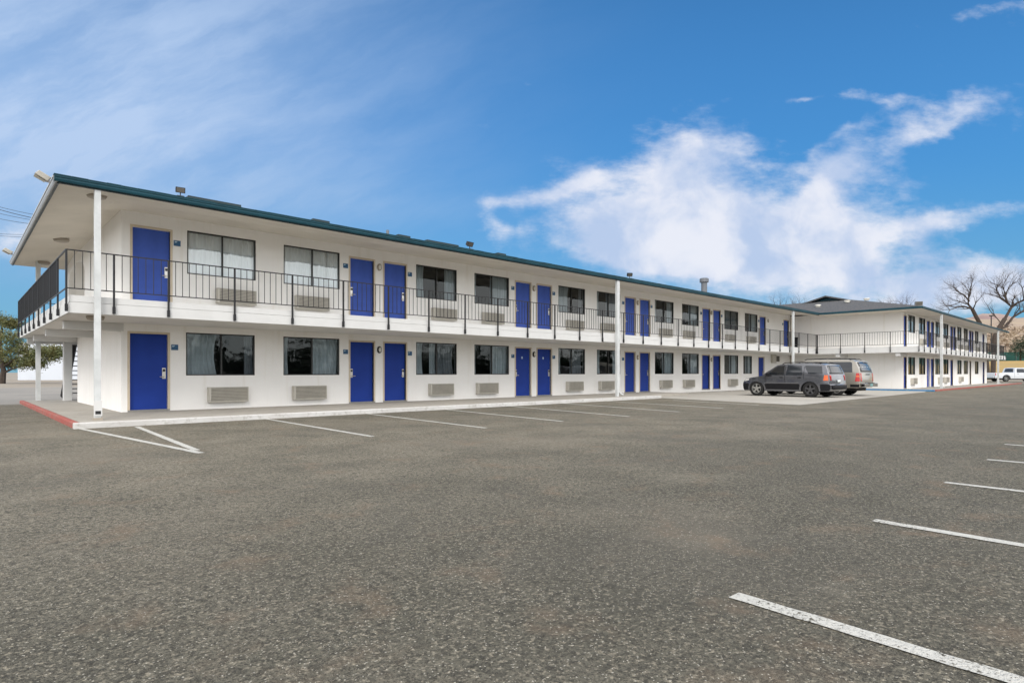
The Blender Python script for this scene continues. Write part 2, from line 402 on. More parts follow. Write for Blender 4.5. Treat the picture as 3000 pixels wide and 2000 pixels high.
# ------------------------------------------------------------ walls with openings
def wall_x(mb, x0, x1, z0, z1, y, holes, depth, sgn=1):
    """wall in a plane of constant y facing -y; holes (xa, xb, za, zb)"""
    xs = sorted({x0, x1, *[h[0] for h in holes], *[h[1] for h in holes]}); zs = sorted({z0, z1, *[h[2] for h in holes], *[h[3] for h in holes]})
    for i in range(len(xs) - 1):
        for j in range(len(zs) - 1):
            cx, cz = (xs[i] + xs[i + 1]) / 2, (zs[j] + zs[j + 1]) / 2
            if any(h[0] < cx < h[1] and h[2] < cz < h[3] for h in holes): continue
            mb.quad((xs[i], y, zs[j]), (xs[i + 1], y, zs[j]), (xs[i + 1], y, zs[j + 1]), (xs[i], y, zs[j + 1]))
    for (a, b, c, d) in holes:
        e = y + depth
        mb.quad((a, y, c), (a, e, c), (a, e, d), (a, y, d)); mb.quad((b, y, c), (b, y, d), (b, e, d), (b, e, c))
        mb.quad((a, y, c), (b, y, c), (b, e, c), (a, e, c)); mb.quad((a, y, d), (a, e, d), (b, e, d), (b, y, d))
    return mb

F1, F2 = .11, 2.80
PROTO = {}
def share(name, key, mk, m, parent, loc, **kw):
    if key not in PROTO: PROTO[key] = mk().mesh(name, m)
    o = bpy.data.objects.new(name, PROTO[key]); C.objects.link(o); o.parent = parent; o.location = loc
    return o
def frame_mb(w, h, t, d, bottom=True):
    b = MB(); b.box(0, t, 0, d, 0, h); b.box(w - t, w, 0, d, 0, h); b.box(t, w - t, 0, d, h - t, h)
    if bottom: b.box(t, w - t, 0, d, 0, t)
    return b
def add_door(par, x, y, z, h, side, faded, w=.90, colour=None, tagmark=False):
    """leaf with a jamb, lock plate, reader and lever; side -1 = lock at the left"""
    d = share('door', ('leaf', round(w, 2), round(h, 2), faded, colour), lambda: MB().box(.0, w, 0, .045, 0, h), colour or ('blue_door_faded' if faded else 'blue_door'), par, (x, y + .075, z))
    share('door_frame', ('jamb', round(w, 2), round(h, 2)), lambda: frame_mb(w + .11, h + .055, .055, .085, False), 'jamb', d, (-.055, -.087, 0))
    share('threshold', ('thr', round(w, 2)), lambda: MB().box(-.05, w + .05, -.10, .0, -.045, .0), 'alu', d, (0, 0, 0))
    s = 0.035 if side < 0 else w - .035 - .085
    share('lock_plate', 'plate', lambda: MB().box(0, .085, -.018, 0, 0, .29), 'steel', d, (s, -.001, .82))
    share('card_reader', 'reader', lambda: MB().box(.012, .073, -.03, -.019, .19, .26), 'black_plastic', d, (s, 0, .82))
    hl = MB().tube([(.042, -.019, .05), (.042, -.07, .05), (.042 + (.11 if side < 0 else -.11), -.075, .05)], .013, 8)
    share('handle', ('lever', side), lambda: hl, 'steel', d, (s, 0, .82))
    if tagmark: share('door_sticker', 'stk', lambda: MB().box(-.03, .03, -.004, 0, -.05, .05).box(-.045, .045, -.003, 0, -.01, .035), 'plate_light', d, (w / 2, -.001, 1.62))
    return d
def curtain_mb(w, h, seed, gather):
    """pleated cloth hung from the top; gather narrows it towards the middle"""
    r = random.Random(seed); b = MB(); n = max(8, int(w / .022)); rows = 5
    ph = [r.uniform(0, 6.3) for _ in range(4)]
    for j in range(rows + 1):
        z = h * j / rows
        for i in range(n + 1):
            x = w * i / n; g = 1 - gather * math.sin(math.pi * (1 - z / h)) * .35
            b.v.append((x * g, .03 * math.sin(x * 46 + ph[0] + .4 * math.sin(z * 2 + ph[1])) + .018 * math.sin(x * 19 + ph[2]), z))
    for j in range(rows):
        for i in range(n):
            a = j * (n + 1) + i; b.f.append((a, a + 1, a + n + 2, a + n + 1))
    return b
def add_window(par, x, y, z, w, h, style, seed, bright=False, split=.5):
    fr = share('window', ('wf', round(w, 2), round(h, 2)), lambda: frame_mb(w, h, .032, .07), 'bronze', par, (x, y + .012, z))
    share('meeting_rail', ('mr', round(h, 2)), lambda: MB().box(-.02, .02, 0, .045, .032, h - .032), 'bronze', fr, (w * split, .006, 0))
    g = 'glass_bright' if bright else 'glass'
    share('pane', ('pn', round(w, 2), round(h, 2), bright), lambda: MB().quad((.03, 0, .03), (w - .03, 0, .03), (w - .03, 0, h - .03), (.03, 0, h - .03)), g, fr, (0, .05, 0))
    sd = random.Random(seed)
    cm = 'curtain_light' if bright else 'curtain'
    def cur(xa, xb, m, gath=.3, yy=.17):
        o = curtain_mb(xb - xa, h + .06, sd.random(), gath).build('curtain', m, fr, (xa, yy, -.03), smooth=True); return o
    if style == 'sheer': cur(0, w * .26, cm, 0, .10); cur(w * .80, w, cm, 0, .10); cur(0, w, cm, 0, .15)
    elif style == 'closed': cur(0, w * .52, cm, 0); cur(w * .5, w, cm, 0, .22)
    elif style == 'dark': cur(0, w, 'curtain_dark', 0)
    elif style == 'both': cur(0, w * .24, cm); cur(w * .76, w, cm, -.3)
    elif style == 'left': cur(0, w * .46, cm); cur(w * .86, w, 'curtain_dark')
    elif style == 'right': cur(w * .52, w, cm, 0); cur(0, w * .12, cm)
    elif style == 'mid': cur(0, w * .22, cm); cur(w * .36, w * .52, cm); cur(w * .53, w, 'curtain_dark')
    elif style == 'half': cur(0, w * .2, cm); cur(w * .5, w, 'curtain_dark')
    return fr
def ac_mb(w, h, d):
    b = MB(); b.box(0, w, -d + .03, .1, 0, h)
    return b
def ac_grille(w, h, d):
    b = MB(); n = 9; t = (h - .04) / n
    for i in range(n):
        z = .02 + i * t
        b.quad((.05, -d + .012, z), (w - .02, -d + .012, z), (w - .02, -d - .006, z + t * .62), (.05, -d - .006, z + t * .62))
        b.quad((.05, -d - .006, z + t * .62), (w - .02, -d - .006, z + t * .62), (w - .02, -d + .018, z + t * .8), (.05, -d + .018, z + t * .8))
    b.box(0, .05, -d - .012, -d + .03, 0, h); b.box(w - .02, w, -d - .012, -d + .03, 0, h)
    b.box(.05, w - .02, -d - .012, -d + .03, h - .02, h); b.box(.05, w - .02, -d - .012, -d + .03, 0, .02)
    return b
def add_ac(par, x, y, z, w=1.07, h=.42, d=.16):
    o = share('air_conditioner', ('ac', round(w, 2), round(d, 2)), lambda: ac_mb(w, h, d), 'ac_dark', par, (x, y, z))
    share('grille', ('acg', round(w, 2), round(d, 2)), lambda: ac_grille(w, h, d), 'ac_beige', o, (0, 0, 0))
    share('sleeve', ('acs', round(w, 2), round(d, 2)), lambda: MB().box(-.008, -.001, -d + .02, -.003, -.004, h + .004).box(w + .001, w + .008, -d + .02, -.003, -.004, h + .004).box(0, w, -d + .02, -.003, h + .0005, h + .006).box(0, w, -d + .02, -.003, -.006, -.0005), 'ac_beige', o, (0, 0, 0))
    return o
def add_wall_lamp(par, x, y, z, dark=True):
    def ring():
        b = MB(); n = 20
        for i in range(n):
            t0, t1 = 2 * math.pi * i / n, 2 * math.pi * (i + 1) / n
            for (ra, rb) in ((.055, .08),):
                p = lambda r, t, yy: (r * math.cos(t), yy, r * 1.5 * math.sin(t))
                b.quad(p(ra, t0, -.07), p(ra, t1, -.07), p(rb, t1, -.05), p(rb, t0, -.05)); b.quad(p(rb, t0, -.05), p(rb, t1, -.05), p(rb, t1, 0), p(rb, t0, 0))
        return b
    def lens():
        b = MB(); n = 20; c = []
        for rr, yy in ((.056, -.066), (.04, -.085), (.0, -.09)):
            for i in range(n):
                t = 2 * math.pi * i / n; b.v.append((rr * math.cos(t), yy, rr * 1.5 * math.sin(t)))
        for k in range(2):
            for i in range(n): b.f.append((k * n + i, k * n + (i + 1) % n, (k + 1) * n + (i + 1) % n, (k + 1) * n + i))
        return b
    o = share('wall_lamp', ('wl', dark), ring, 'black_plastic' if dark else 'lamp_tan', par, (x, y, z))
    share('lens', 'wll', lens, 'lamp_glass', o, (0, 0, 0)); return o
def room_sign(x, y, z, label, w=.17, h=.15):
    s = empty('room_sign', (x, y, z)); tag(s, label, 'room sign', 'blue room number plates beside the doors')
    share('plate', ('rs', w), lambda: MB().box(-w / 2, w / 2, -.012, -.001, -h / 2, h / 2), 'plate_blue', s, (0, 0, 0))
    share('lettering', 'rsl', lambda: MB().box(-.065, .0, -.0145, -.0125, .03, .048).box(-.065, -.02, -.0145, -.0125, .012, .022), 'plate_light', s, (0, 0, 0))
    return s

# ------------------------------------------------------------ near wing
nw = empty('motel_wing', (3.17, 18.2, 0)); tag(nw, 'long white two-storey motel wing with blue doors, nearest the camera', 'motel building')
# children are built in world coordinates: undo the parent's offset
nw.location = (0, 0, 0)
DL = [(3.36, 1, 0), (9.66, -1, 0), (10.96, 1, 0), (17.28, -1, 1), (18.58, 1, 1), (24.96, -1, 0), (26.27, 1, 0), (32.66, -1, 0), (33.98, 1, 0), (40.22, 1, 0)]
DU = [(3.42, 1, 0), (9.66, -1, 0), (10.96, 1, 0), (17.28, -1, 0), (18.58, 1, 0), (24.98, -1, 0), (26.28, 1, 0), (32.7, -1, 0), (34.0, 1, 0), (40.42, 1, 0), (44.35, 1, 0)]
WL = [(4.69, 1.86, 'right2'), (7.41, 1.86, 'right'), (12.28, 1.87, 'mid'), (15.03, 1.87, 'right'), (19.94, 1.87, 'half'), (22.7, 1.87, 'both'), (27.66, 1.87, 'right'), (30.41, 1.87, 'right'), (35.4, 1.87, 'right'), (37.98, 1.25, 'right')]
WU = [(4.72, 1.86, 'sheer'), (7.42, 1.86, 'sheer'), (12.28, 1.87, 'both'), (15.03, 1.87, 'right'), (19.94, 1.87, 'left'), (22.7, 1.87, 'half'), (27.66, 1.87, 'both'), (30.41, 1.87, 'right'), (35.4, 1.87, 'dark'), (38.2, 1.87, 'right')]
DW = .88
holes = [(x, x + DW, F1 + .045, 2.17) for (x, s, t) in DL] + [(x, x + w, 1.06, 2.25) for (x, w, s) in WL]
holesU = [(x, x + DW, F2 + .09, 4.97) for (x, s, t) in DU] + [(x, x + w, 3.88, 5.08) for (x, w, s) in WU]
XE = 45.55
wl = MB(); wall_x(wl, XWL, XE, -.02, 2.42, YW, holes, .16); wall_x(wl, XWL, XE, 2.42, 5.38, YW, holesU, .16)
# end wall, rear wall, upper end wall with arched niche
wl.quad((XWL, 25.7, -.02), (XWL, YW, -.02), (XWL, YW, 5.38), (XWL, 25.7, 5.38)) if False else None
ya, yb, zc, YE = 24.15, 27.9, 4.50, 28.3   # niche edges and spring line
def end_wall(b):
    b.quad((XWL, 25.7, -.02), (XWL, YW, -.02), (XWL, YW, 2.95), (XWL, 25.7, 2.95))
    b.quad((XWL, ya, 2.95), (XWL, YW, 2.95), (XWL, YW, 5.38), (XWL, ya, 5.38))
    b.quad((XWL, YE, 2.8), (XWL, yb, 2.8), (XWL, yb, 5.38), (XWL, YE, 5.38)); b.quad((XWL, YE, 2.8), (XWL + .5, YE, 2.8), (XWL + .5, YE, 5.38), (XWL, YE, 5.38))
    n = 14; cy, r = (ya + yb) / 2, (yb - ya) / 2
    arc = [(cy + r * math.cos(math.pi * i / n), zc + .55 * math.sin(math.pi * i / n)) for i in range(n + 1)]
    for i in range(n):
        (a0, a1), (b0, b1) = arc[i], arc[i + 1]
        b.quad((XWL, a0, a1), (XWL, b0, b1), (XWL, b0, 5.38), (XWL, a0, 5.38))
        b.quad((XWL, a0, a1), (XWL, b0, b1), (XWL + .35, b0, b1), (XWL + .35, a0, a1))
    for yy in (ya, yb): b.quad((XWL, yy, 2.95), (XWL + .35, yy, 2.95), (XWL + .35, yy, zc), (XWL, yy, zc))
    b.quad((XWL, ya, 2.95), (XWL, yb, 2.95), (XWL + .35, yb, 2.95), (XWL + .35, ya, 2.95))
end_wall(wl)
wl.quad((XWL, 25.7, -.02), (XE, 25.7, -.02), (XE, 25.7, 2.95), (XWL, 25.7, 2.95)); wl.quad((XWL, 26.0, 2.95), (XE, 26.0, 2.95), (XE, 26.0, 5.38), (XWL, 26.0, 5.38))
wl.build('wall', 'stucco', nw)
ni = MB(); ni.quad((XWL + .352, ya - .1, 2.9), (XWL + .352, yb + .1, 2.9), (XWL + .352, yb + .1, 5.2), (XWL + .352, ya - .1, 5.2)); ni.box(XWL + .28, XWL + .35, ya, yb, 4.52, 4.57)
ni.build('arched_niche', 'arch', nw)
MB().box(XWL + .2, XE, YW + 1.9, YW + 2.0, 0, 5.3).build('interior_wall', 'interior', nw)
it = MB(); it.box(XWL + .02, XE, YW + .17, YW + 1.85, F2 + .02, F2 + .05); it.box(XWL + .02, XE, YW + .17, YW + 1.85, .12, .14)
xx = 6.98
for xd in [6.98, 10.75, 14.6, 18.4, 22.2, 26.1, 29.9, 33.8, 37.6, 41.5]: it.box(xd - .04, xd + .04, YW + .17, YW + 1.85, .15, F2); it.box(xd - .04, xd + .04, YW + .17, YW + 1.85, F2 + .06, 5.35)
it.build('partition', 'interior', nw)
# skirting stain course at the foot of the wall
# balcony slab, beams
sl = MB()
sl.prism([(1.82, 15.79), (43.86, 15.79), (43.86, YW + .1), (XWL + .1, YW + .1), (XWL + .1, 28.5), (1.82, 28.5)], 'z', 2.421, F2)
sl.prism([(XWL + .1, 25.9), (44, 25.9), (44, 28.55), (XWL + .1, 28.55)], 'z', 2.421, F2)
sl.build('balcony_floor', 'floor_pale', nw)
fa = MB()
for (o, z0, z1) in ((0, 2.42, 2.650), (.022, 2.664, F2 + .004)):
    fa.box(1.78 + o, 43.9, 15.75 + o, 15.786 + o, z0, z1); fa.box(1.78 + o, 1.816 + o, 15.79 + o, 28.55, z0, z1)
fa.build('balcony_fascia', 'white_paint', nw, bevel=.004)
for y, xe in ((18.18, XWL + .05), (22.1, XWL + .05), (25.75, 9), (28.1, 9)): MB().box(1.97, xe, y, y + .26, 2.215, 2.419).build('beam', 'white_paint', nw, bevel=.006)
# roof: soffit, gutter, shingles
EX, EY, EYB = 1.58, 15.56, 28.75
so = MB()
YB2, ZB2 = 17.35, 5.36
so.quad((EX, EY, 5.125), (45.6, EY, 5.125), (45.6, YB2, ZB2), (2.9, YB2, ZB2))
so.quad((2.9, YB2 + .012, ZB2 + .015), (45.6, YB2 + .012, ZB2 + .015), (45.6, YW + .2, 5.372), (2.9, YW + .2, 5.372))
so.quad((EX, EY, 5.125), (2.9, YB2, ZB2), (2.9, 27.0, ZB2), (EX, EYB, 5.125))
so.quad((2.9, YB2, ZB2), (3.4, YB2, ZB2), (3.4, 27.0, ZB2 + .005), (2.9, 27.0, ZB2))
so.quad((EX, EYB, 5.125), (2.9, 27.0, ZB2), (44, 27.0, ZB2), (44, EYB, 5.125)); so.quad((2.9, 27.0, ZB2), (2.9, 25.9, ZB2 + .01), (44, 25.9, ZB2 + .01), (44, 27.0, ZB2))
so.build('soffit', 'soffit', nw)
rf = MB(); S = .238; zr = 5.26 + S * (22.15 - EY)
rf.quad((EX - .04, EY - .09, 5.255), (43.66, EY - .09, 5.255), (50.34, 22.15, zr), (EX + 6.6, 22.15, zr))
rf.quad((EX - .04, EY - .09, 5.255), (EX + 6.6, 22.15, zr), (EX - .04, EYB + .05, 5.255))
rf.quad((EX - .04, EYB + .05, 5.255), (EX + 6.6, 22.15, zr), (51, 22.15, zr), (51, EYB + .05, 5.255))
roof = rf.build('roof', 'shingle', nw)
gt = MB()
def gutter(b, axis, a0, a1, e, sg, zt=5.245):
    # K-style profile, offset e is the outer face
    pr = [(e, zt), (e, zt - .035), (e - sg * .018, zt - .045), (e - sg * .018, zt - .08), (e - sg * .04, zt - .12), (e - sg * .10, zt - .12), (e - sg * .10, zt)]
    b.prism(pr, 'x' if axis == 'x' else 'y', a0, a1)
gutter(gt, 'x', EX - .06, 43.72, EY - .10, -1)
gt.build('gutter', 'teal', roof)
g2 = MB(); gutter(g2, 'y', EY - .0, EYB + .02, EX - .08, -1); g2.build('rake_trim', 'fascia_grey', roof)
sh = MB(); rr = random.Random(3)
x = EX - .07
while x < 43.4:                       # shingle edge standing over the gutter, butts of uneven height
    w = rr.uniform(.28, .34); z = 5.247; t = rr.uniform(.003, .012)
    sh.box(x, x + w - .006, EY - .115, EY + .3, z, z + t + .008); x += w
sh.build('shingle_edge', 'teal', roof)
sb = MB(); sb.box(EX + .02, 43.78, EY - .0, EY + .03, 5.095, 5.124); sb.box(EX - .0, EX + .03, EY + .03, EYB, 5.095, 5.124); sb.build('drip_edge', 'teal_dark', roof)
# raised patches of roofing at the eave
for x, l in ((4.2, 1.25), (7.4, .5), (10.2, .45), (11.3, 1.3), (14.4, .4)):
    b = MB(); b.box(x, x + l, 16.1, 16.5, 5.38, 5.49); b.build('roof_vent', 'teal_dark', roof)

# doors, windows, air conditioners
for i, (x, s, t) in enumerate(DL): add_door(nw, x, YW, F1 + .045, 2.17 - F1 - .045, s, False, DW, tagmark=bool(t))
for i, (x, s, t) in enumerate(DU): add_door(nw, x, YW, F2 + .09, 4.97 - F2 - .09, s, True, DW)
for i, (x, w, st) in enumerate(WL):
    if st == 'right2':
        add_window(nw, x, YW, 1.06, w, 1.19, 'left', 11)
    else: add_window(nw, x, YW, 1.06, w, 1.19, st, 20 + i)
for i, (x, w, st) in enumerate(WU): add_window(nw, x, YW, 3.88, w, 1.20, st, 40 + i, bright=i < 2)
for x in (5.24, 7.68, 12.82, 15.1, 20.45, 22.82, 28.1, 30.5, 35.85): add_ac(nw, x, YW, .30)
for x in (5.46, 7.76, 12.95, 15.4, 20.45, 22.95, 28.05, 30.5, 35.5, 38.4): add_ac(nw, x, YW, 3.12, d=.19)
for x in (10.75, 18.36): add_wall_lamp(nw, x, YW - .001, 1.93)
for x in (26.05,): add_wall_lamp(nw, x, YW - .001, 1.93, False)
add_wall_lamp(nw, 33.75, YW - .001, 1.93, False)
for x in (10.75, 18.36, 26.05, 33.76, 41.7): add_wall_lamp(nw, x, YW - .001, 4.78, False)
eb = MB(); eb.box(42.15, 42.75, YW - .16, YW - .002, 1.82, 2.42); eb.build('electrical_box', 'ac_beige', nw, bevel=.01)
vb = MB(); vb.box(42.95, 43.5, YW - .06, YW - .002, 1.93, 2.32); vb.build('wall_vent', 'ac_dark', nw)
# room plates
order = ['first', 'second', 'third', 'fourth', 'fifth', 'sixth', 'seventh', 'eighth', 'ninth', 'tenth', 'last']
for i, (x, s, t) in enumerate(DL[:6]):
    sx = x + DW + .17 if s > 0 else x - .17
    room_sign(sx, YW, 1.83, 'small blue room plate beside the %s ground-floor blue door from the near end' % order[i])
for i, (x, s, t) in enumerate(DU):
    sx = x + DW + .17 if (s > 0 and i < 9) else x - .17
    room_sign(sx, YW, 4.68, 'small blue room plate beside the %s upper-floor blue door from the near end' % order[i])

# railing
def railing(par, pts, posts, skip=None, z0=F2 - .02, zt=3.765, zb=2.93, out=None):
    """one run of rail with pickets; posts = positions as fractions of metres from the first point"""
    b = MB(); a = Vector(pts[0]); e = Vector(pts[1]); L = (e - a).length; d = (e - a) / L; n = Vector((-d.y, d.x))
    def bar(p, q, hw, z0_, z1_):
        n_ = Vector((-d.y, d.x)) * hw
        i = len(b.v)
        for z in (z0_, z1_):
            for c in (p - n_, q - n_, q + n_, p + n_): b.v.append((c.x, c.y, z))
        b.f.extend([tuple(i + k for k in f) for f in ((3, 2, 1, 0), (4, 5, 6, 7), (0, 1, 5, 4), (1, 2, 6, 5), (2, 3, 7, 6), (3, 0, 4, 7))])
    bar(a, e, .016, zt - .018, zt + .006); bar(a, e, .012, zb, zb + .022)
    posts = sorted(posts)
    for k in range(len(posts) - 1):
        s0, s1 = posts[k], posts[k + 1]; m = max(1, round((s1 - s0) / .148))
        for j in range(1, m):
            p = a + d * (s0 + (s1 - s0) * j / m); bar(p - d * .0065, p + d * .0065, .0065, zb + .02, zt - .018)
    r = b.build('railing', 'black_iron', par)
    for s0 in posts:
        p = a + d * s0
        share('railing_post', 'rp', lambda: MB().box(-.019, .019, -.019, .019, 2.45, zt + .002), 'black_iron', r, (p.x, p.y, 0))
        q = p + (out or Vector((0, 0)))
        share('post_bracket', 'rpb', lambda: MB().box(-.027, .027, -.027, .027, 2.445, 2.60), 'black_iron', r, (p.x, p.y, 0))
    return r
YR, XR = 15.715, 1.745
ps = [1.745, 2.6] + [3.68 + 1.482 * i for i in range(28)]
ps = [p for p in ps if p < 43.8] + [43.87]
railing(nw, [(XR, YR), (43.87, YR)], [p - XR for p in ps])
railing(nw, [(XR, 28.5), (XR, YR + .02)], [1.42 * i for i in range(9)])
railing(nw, [(XR, 28.52), (9, 28.52)], [1.42 * i for i in range(1, 6)])

# columns and downspouts
def column(par, x, y, zt, zb=.11, base=False, m='white_post', spout=True, w=.058):
    c = MB().box(x - w, x + w, y - w, y + w, zb, zt).build('column', m, par, bevel=.004)
    if base:
        MB().box(x - .075, x + .075, y - .085, y - w - .001, zb + .09, zb + .42).build('post_wrap', 'white_paint', c)
        MB().box(x - .05, x + .05, y - .092, y - .086, zb + .13, zb + .20).build('slot', 'black_plastic', c)
        MB().box(x - .085, x + .085, y - .1, y + .085, zb - .001, zb + .05).build('footing', 'lamp_tan', c)
    if spout:
        xs = x + w + .045
        b = MB().box(xs - .035, xs + .035, y - .04, y + .03, zb + .38, zt - .02)
        b.tube([(xs, y, zb + .40), (xs + .01, y, zb + .2), (xs + .12, y - .06, zb + .10), (xs + .2, y - .1, zb + .07)], .038, 8)
        b.build('downspout', m, c)
column(nw, 2.28, 15.62, 5.13, base=True, spout=False)
column(nw, 20.86, 15.62, 5.13)
column(nw, 39.5, 15.62, 5.13, zb=0)
MB().box(2.95, 3.2, 27.2, 27.55, .1, 2.42).build('pillar', 'white_paint', nw, bevel=.01)
MB().box(2.2, 2.34, 27.9, 28.04, .1, 5.3).build('column', 'white_post', nw)
cb = MB().box(20.0, 20.95, 15.70, 15.748, 2.44, 2.83); cb.build('fascia_patch', 'white_paint', nw, bevel=.005)
# ceiling lights under the roof and under the balcony
def ceil_light(x, y, z, r=.2):
    o = MB().lathe([(0, 0), (r, 0), (r + .01, -.03), (r * .9, -.085), (r * .6, -.10), (0, -.105)], 'z', (0, 0, 0), 28).build('ceiling_light', 'lamp_tan', nw, (x, y, z), smooth=False)
    return o
ceil_light(2.43, 16.75, 5.295); ceil_light(2.43, 23.0, 5.275); ceil_light(2.43, 28.0, 5.24); ceil_light(2.35, 16.35, 2.42, .17)
# flood lights on the roof edge
def flood(x, y, z, rz, tilt, s=1.0, m='black_plastic', par=nw):
    f = MB().box(-.10 * s, .10 * s, -.10 * s, .10 * s, 0, .03 * s).tube([(0, 0, .02), (0, 0, .16 * s)], .015 * s, 8).build('floodlight', m, par, (x, y, z), rz)
    h = MB(); w, hh, d = .13 * s, .085 * s, .06 * s
    h.prism([(-d, -hh * .8), (d * .6, -hh), (d, -hh), (d, hh), (d * .6, hh), (-d, hh * .8)], 'x', -w, w)
    o = h.build('lamp_head', m, f, (0, 0, .22 * s)); o.rotation_euler.x = tilt
    q = MB().box(-w * .85, w * .85, d + .001, d + .006, -hh * .8, hh * .8).build('lamp_glass', 'ac_dark', o)
    return f
def corner_flood(x, y, z):
    # shallow trumpet-shaped shade leaning out over the end of the roof
    f = MB().box(-.04, .04, -.04, .04, 0, .05).tube([(0, 0, .0), (-.05, 0, .1)], .02, 8).build('floodlight', 'alu', nw, (x, y, z)); f.scale = (.72, .72, .72)
    h = MB(); a = [(-.05, -.10), (.30, -.19), (.30, .19), (-.05, .10)]
    zz = [-.035, -.02, .035, .05]
    i = len(h.v); h.v += [(-.05, -.1, -.05), (.05, -.1, .07), (.05, .1, .07), (-.05, .1, -.05), (-.34, -.17, .10), (-.24, -.17, .21), (-.24, .17, .21), (-.34, .17, .10)]
    h.f += [(0, 1, 2, 3), (4, 7, 6, 5), (0, 4, 5, 1), (1, 5, 6, 2), (2, 6, 7, 3), (3, 7, 4, 0)]
    o = h.build('lamp_head', 'ac_beige', f, (0, 0, .06), bevel=.012)
    MB().quad((-.09, -.1, -.052), (-.09, .1, -.052), (-.335, .15, .085), (-.335, -.15, .085)).build('lamp_glass', 'lamp_glass', o, (-.008, 0, -.01))
flood(4.0, 16.0, 5.38, R(172), R(-14), .78); flood(13.0, 16.0, 5.37, R(186), R(-30), .95); flood(22.3, 16.0, 5.37, R(140), R(-30), .9)
corner_flood(1.45, 15.66, 5.10); corner_flood(1.40, 25.6, 5.02)
p = MB(); p.tube([(10.97, 18, 5.85), (10.97, 18, 6.07)], .05, 10).build('vent_pipe', 'duct', roof)
p = MB(); p.tube([(32.54, 18, 5.85), (32.54, 18, 6.50)], .17, 14); p.lathe([(.17, 0), (.26, .02), (.26, .22), (.2, .26), (0, .26)], 'z', (32.54, 18, 6.48), 16); p.build('chimney', 'duct', roof)
# rear stair seen through the breezeway
st = MB()
for i in range(13): st.box(3.65, 4.9, 26.15 + .0, 26.2, 0, 0)if False else None
st = MB()
for i in range(12):
    z = .25 + i * .19; y = 31.2 - i * .26
    st.box(3.42, 4.6, y, y + .24, z, z + .035)
st.tube([(3.40, 31.4, .15), (3.40, 28.3, 2.42)], .12, 6); st.tube([(4.62, 31.4, .15), (4.62, 28.3, 2.42)], .06, 6)
st.tube([(3.40, 31.4, 1.15), (3.40, 28.3, 3.42)], .025, 6); st.tube([(4.62, 31.4, 1.15), (4.62, 28.3, 3.42)], .025, 6)
for i in range(9):
    y = 31.4 - i * .37; z = .15 + i * .27
    st.tube([(3.40, y, z), (3.40, y, z + 1.0)], .02, 6)
st.build('staircase', 'black_iron', nw)

# ------------------------------------------------------------ far wing
fw = empty('motel_wing'); tag(fw, 'far white motel wing turned toward the lot, behind the two parked cars', 'motel building')
XW2, YW2, XEND = 45.55, 10.95, 75.4
ZG = 0.0
d2L = [(45.42, 'd'), (46.72, 'w'), (49.5, 'w'), (51.65, 'd'), (52.85, 'd'), (54.15, 'w'), (56.85, 'w'), (59.25, 'd'), (61.8, 'w'), (64.45, 'w'), (66.65, 'p'), (69.35, 'w'), (73.2, 'd')]
d2U = [(45.42, 'd'), (46.72, 'w'), (49.5, 'w'), (51.6, 'd'), (52.85, 'd'), (54.2, 'w'), (56.8, 'w'), (59.2, 'd'), (60.25, 'd'), (61.76, 'w'), (64.4, 'w'), (66.7, 'd'), (67.75, 'd'), (69.35, 'w'), (73.1, 'd')]
WD = {'d': .86, 'p': .9, 'w': 1.75}
def openings(L, zd0, zd1, zw0, zw1): return [(max(x, XW2 + .06), x + WD[k], zd0, zd1) if k in 'dp' else (x, x + WD[k], zw0, zw1) for x, k in L]
b = MB(); wall_x(b, XW2, XEND, -.1, 2.42, YW2, openings(d2L, .11, 2.15, 1.0, 2.2), .16); wall_x(b, XW2, XEND, 2.42, 5.2, YW2, openings(d2U, F2 + .05, 4.9, 3.85, 5.02), .16)
b.quad((XW2, YW2, -.1), (XW2, 23.2, -.1), (XW2, 23.2, 5.2), (XW2, YW2, 5.2)) if False else None
# end wall facing the lot (two quads so it butts the near wing) and the far end
b.quad((XW2, YW2, -.1), (XW2, 18.19, -.1), (XW2, 18.19, 5.3), (XW2, YW2, 5.3)); b.quad((XEND, YW2, -.1), (XEND, 23.2, -.1), (XEND, 23.2, 5.2), (XEND, YW2, 5.2))
b.quad((XW2, 23.2, -.1), (XEND, 23.2, -.1), (XEND, 23.2, 5.2), (XW2, 23.2, 5.2))
b.build('wall', 'stucco', fw)
MB().box(XW2 + .1, XEND - .1, YW2 + 1.9, YW2 + 2.0, 0, 5.1).build('interior_wall', 'interior', fw)
for L, z0, dh, wz, wh, up in ((d2L, .11, 2.04, 1.0, 1.2, 0), (d2U, F2 + .05, 2.05, 3.85, 1.17, 1)):
    for i, (x, kd) in enumerate(L):
        if kd in 'dp': 
            x0 = max(x, XW2 + .06)
            add_door(fw, x0, YW2, z0, dh, 1 if i % 2 == 0 else -1, bool(up), round(x + WD[kd] - x0, 3), 'white_paint' if kd == 'p' else None)
        else: add_window(fw, x, YW2, wz, 1.75, wh, ['right', 'both', 'left', 'dark'][i % 4], 70 + i + up * 20)
for x in (47.3, 55.0, 57.0, 62.4): add_ac(fw, x, YW2, .35)
for x in (49.7, 54.5, 57.0, 62.2, 64.8, 69.7): add_ac(fw, x, YW2, 3.1)
s2 = MB(); s2.prism([(43.94, 9.76), (77.2, 9.76), (77.2, 12.5), (XEND + .1, 12.5), (XEND + .1, YW2 + .1), (XW2 + .05, YW2 + .1), (XW2 + .05, 18.15), (43.94, 18.15)], 'z', 2.421, F2)
s2.build('balcony_floor', 'floor_pale', fw)
fa = MB()
for (o, z0, z1) in ((0, 2.42, 2.650), (.022, 2.664, F2 + .004)):
    fa.box(43.904 + o, 43.936 + o, 9.72 + o, 15.748, z0, z1); fa.box(43.94 + o, 77.25, 9.72 + o, 9.756 + o, z0, z1)
fa.build('balcony_fascia', 'white_paint', fw)
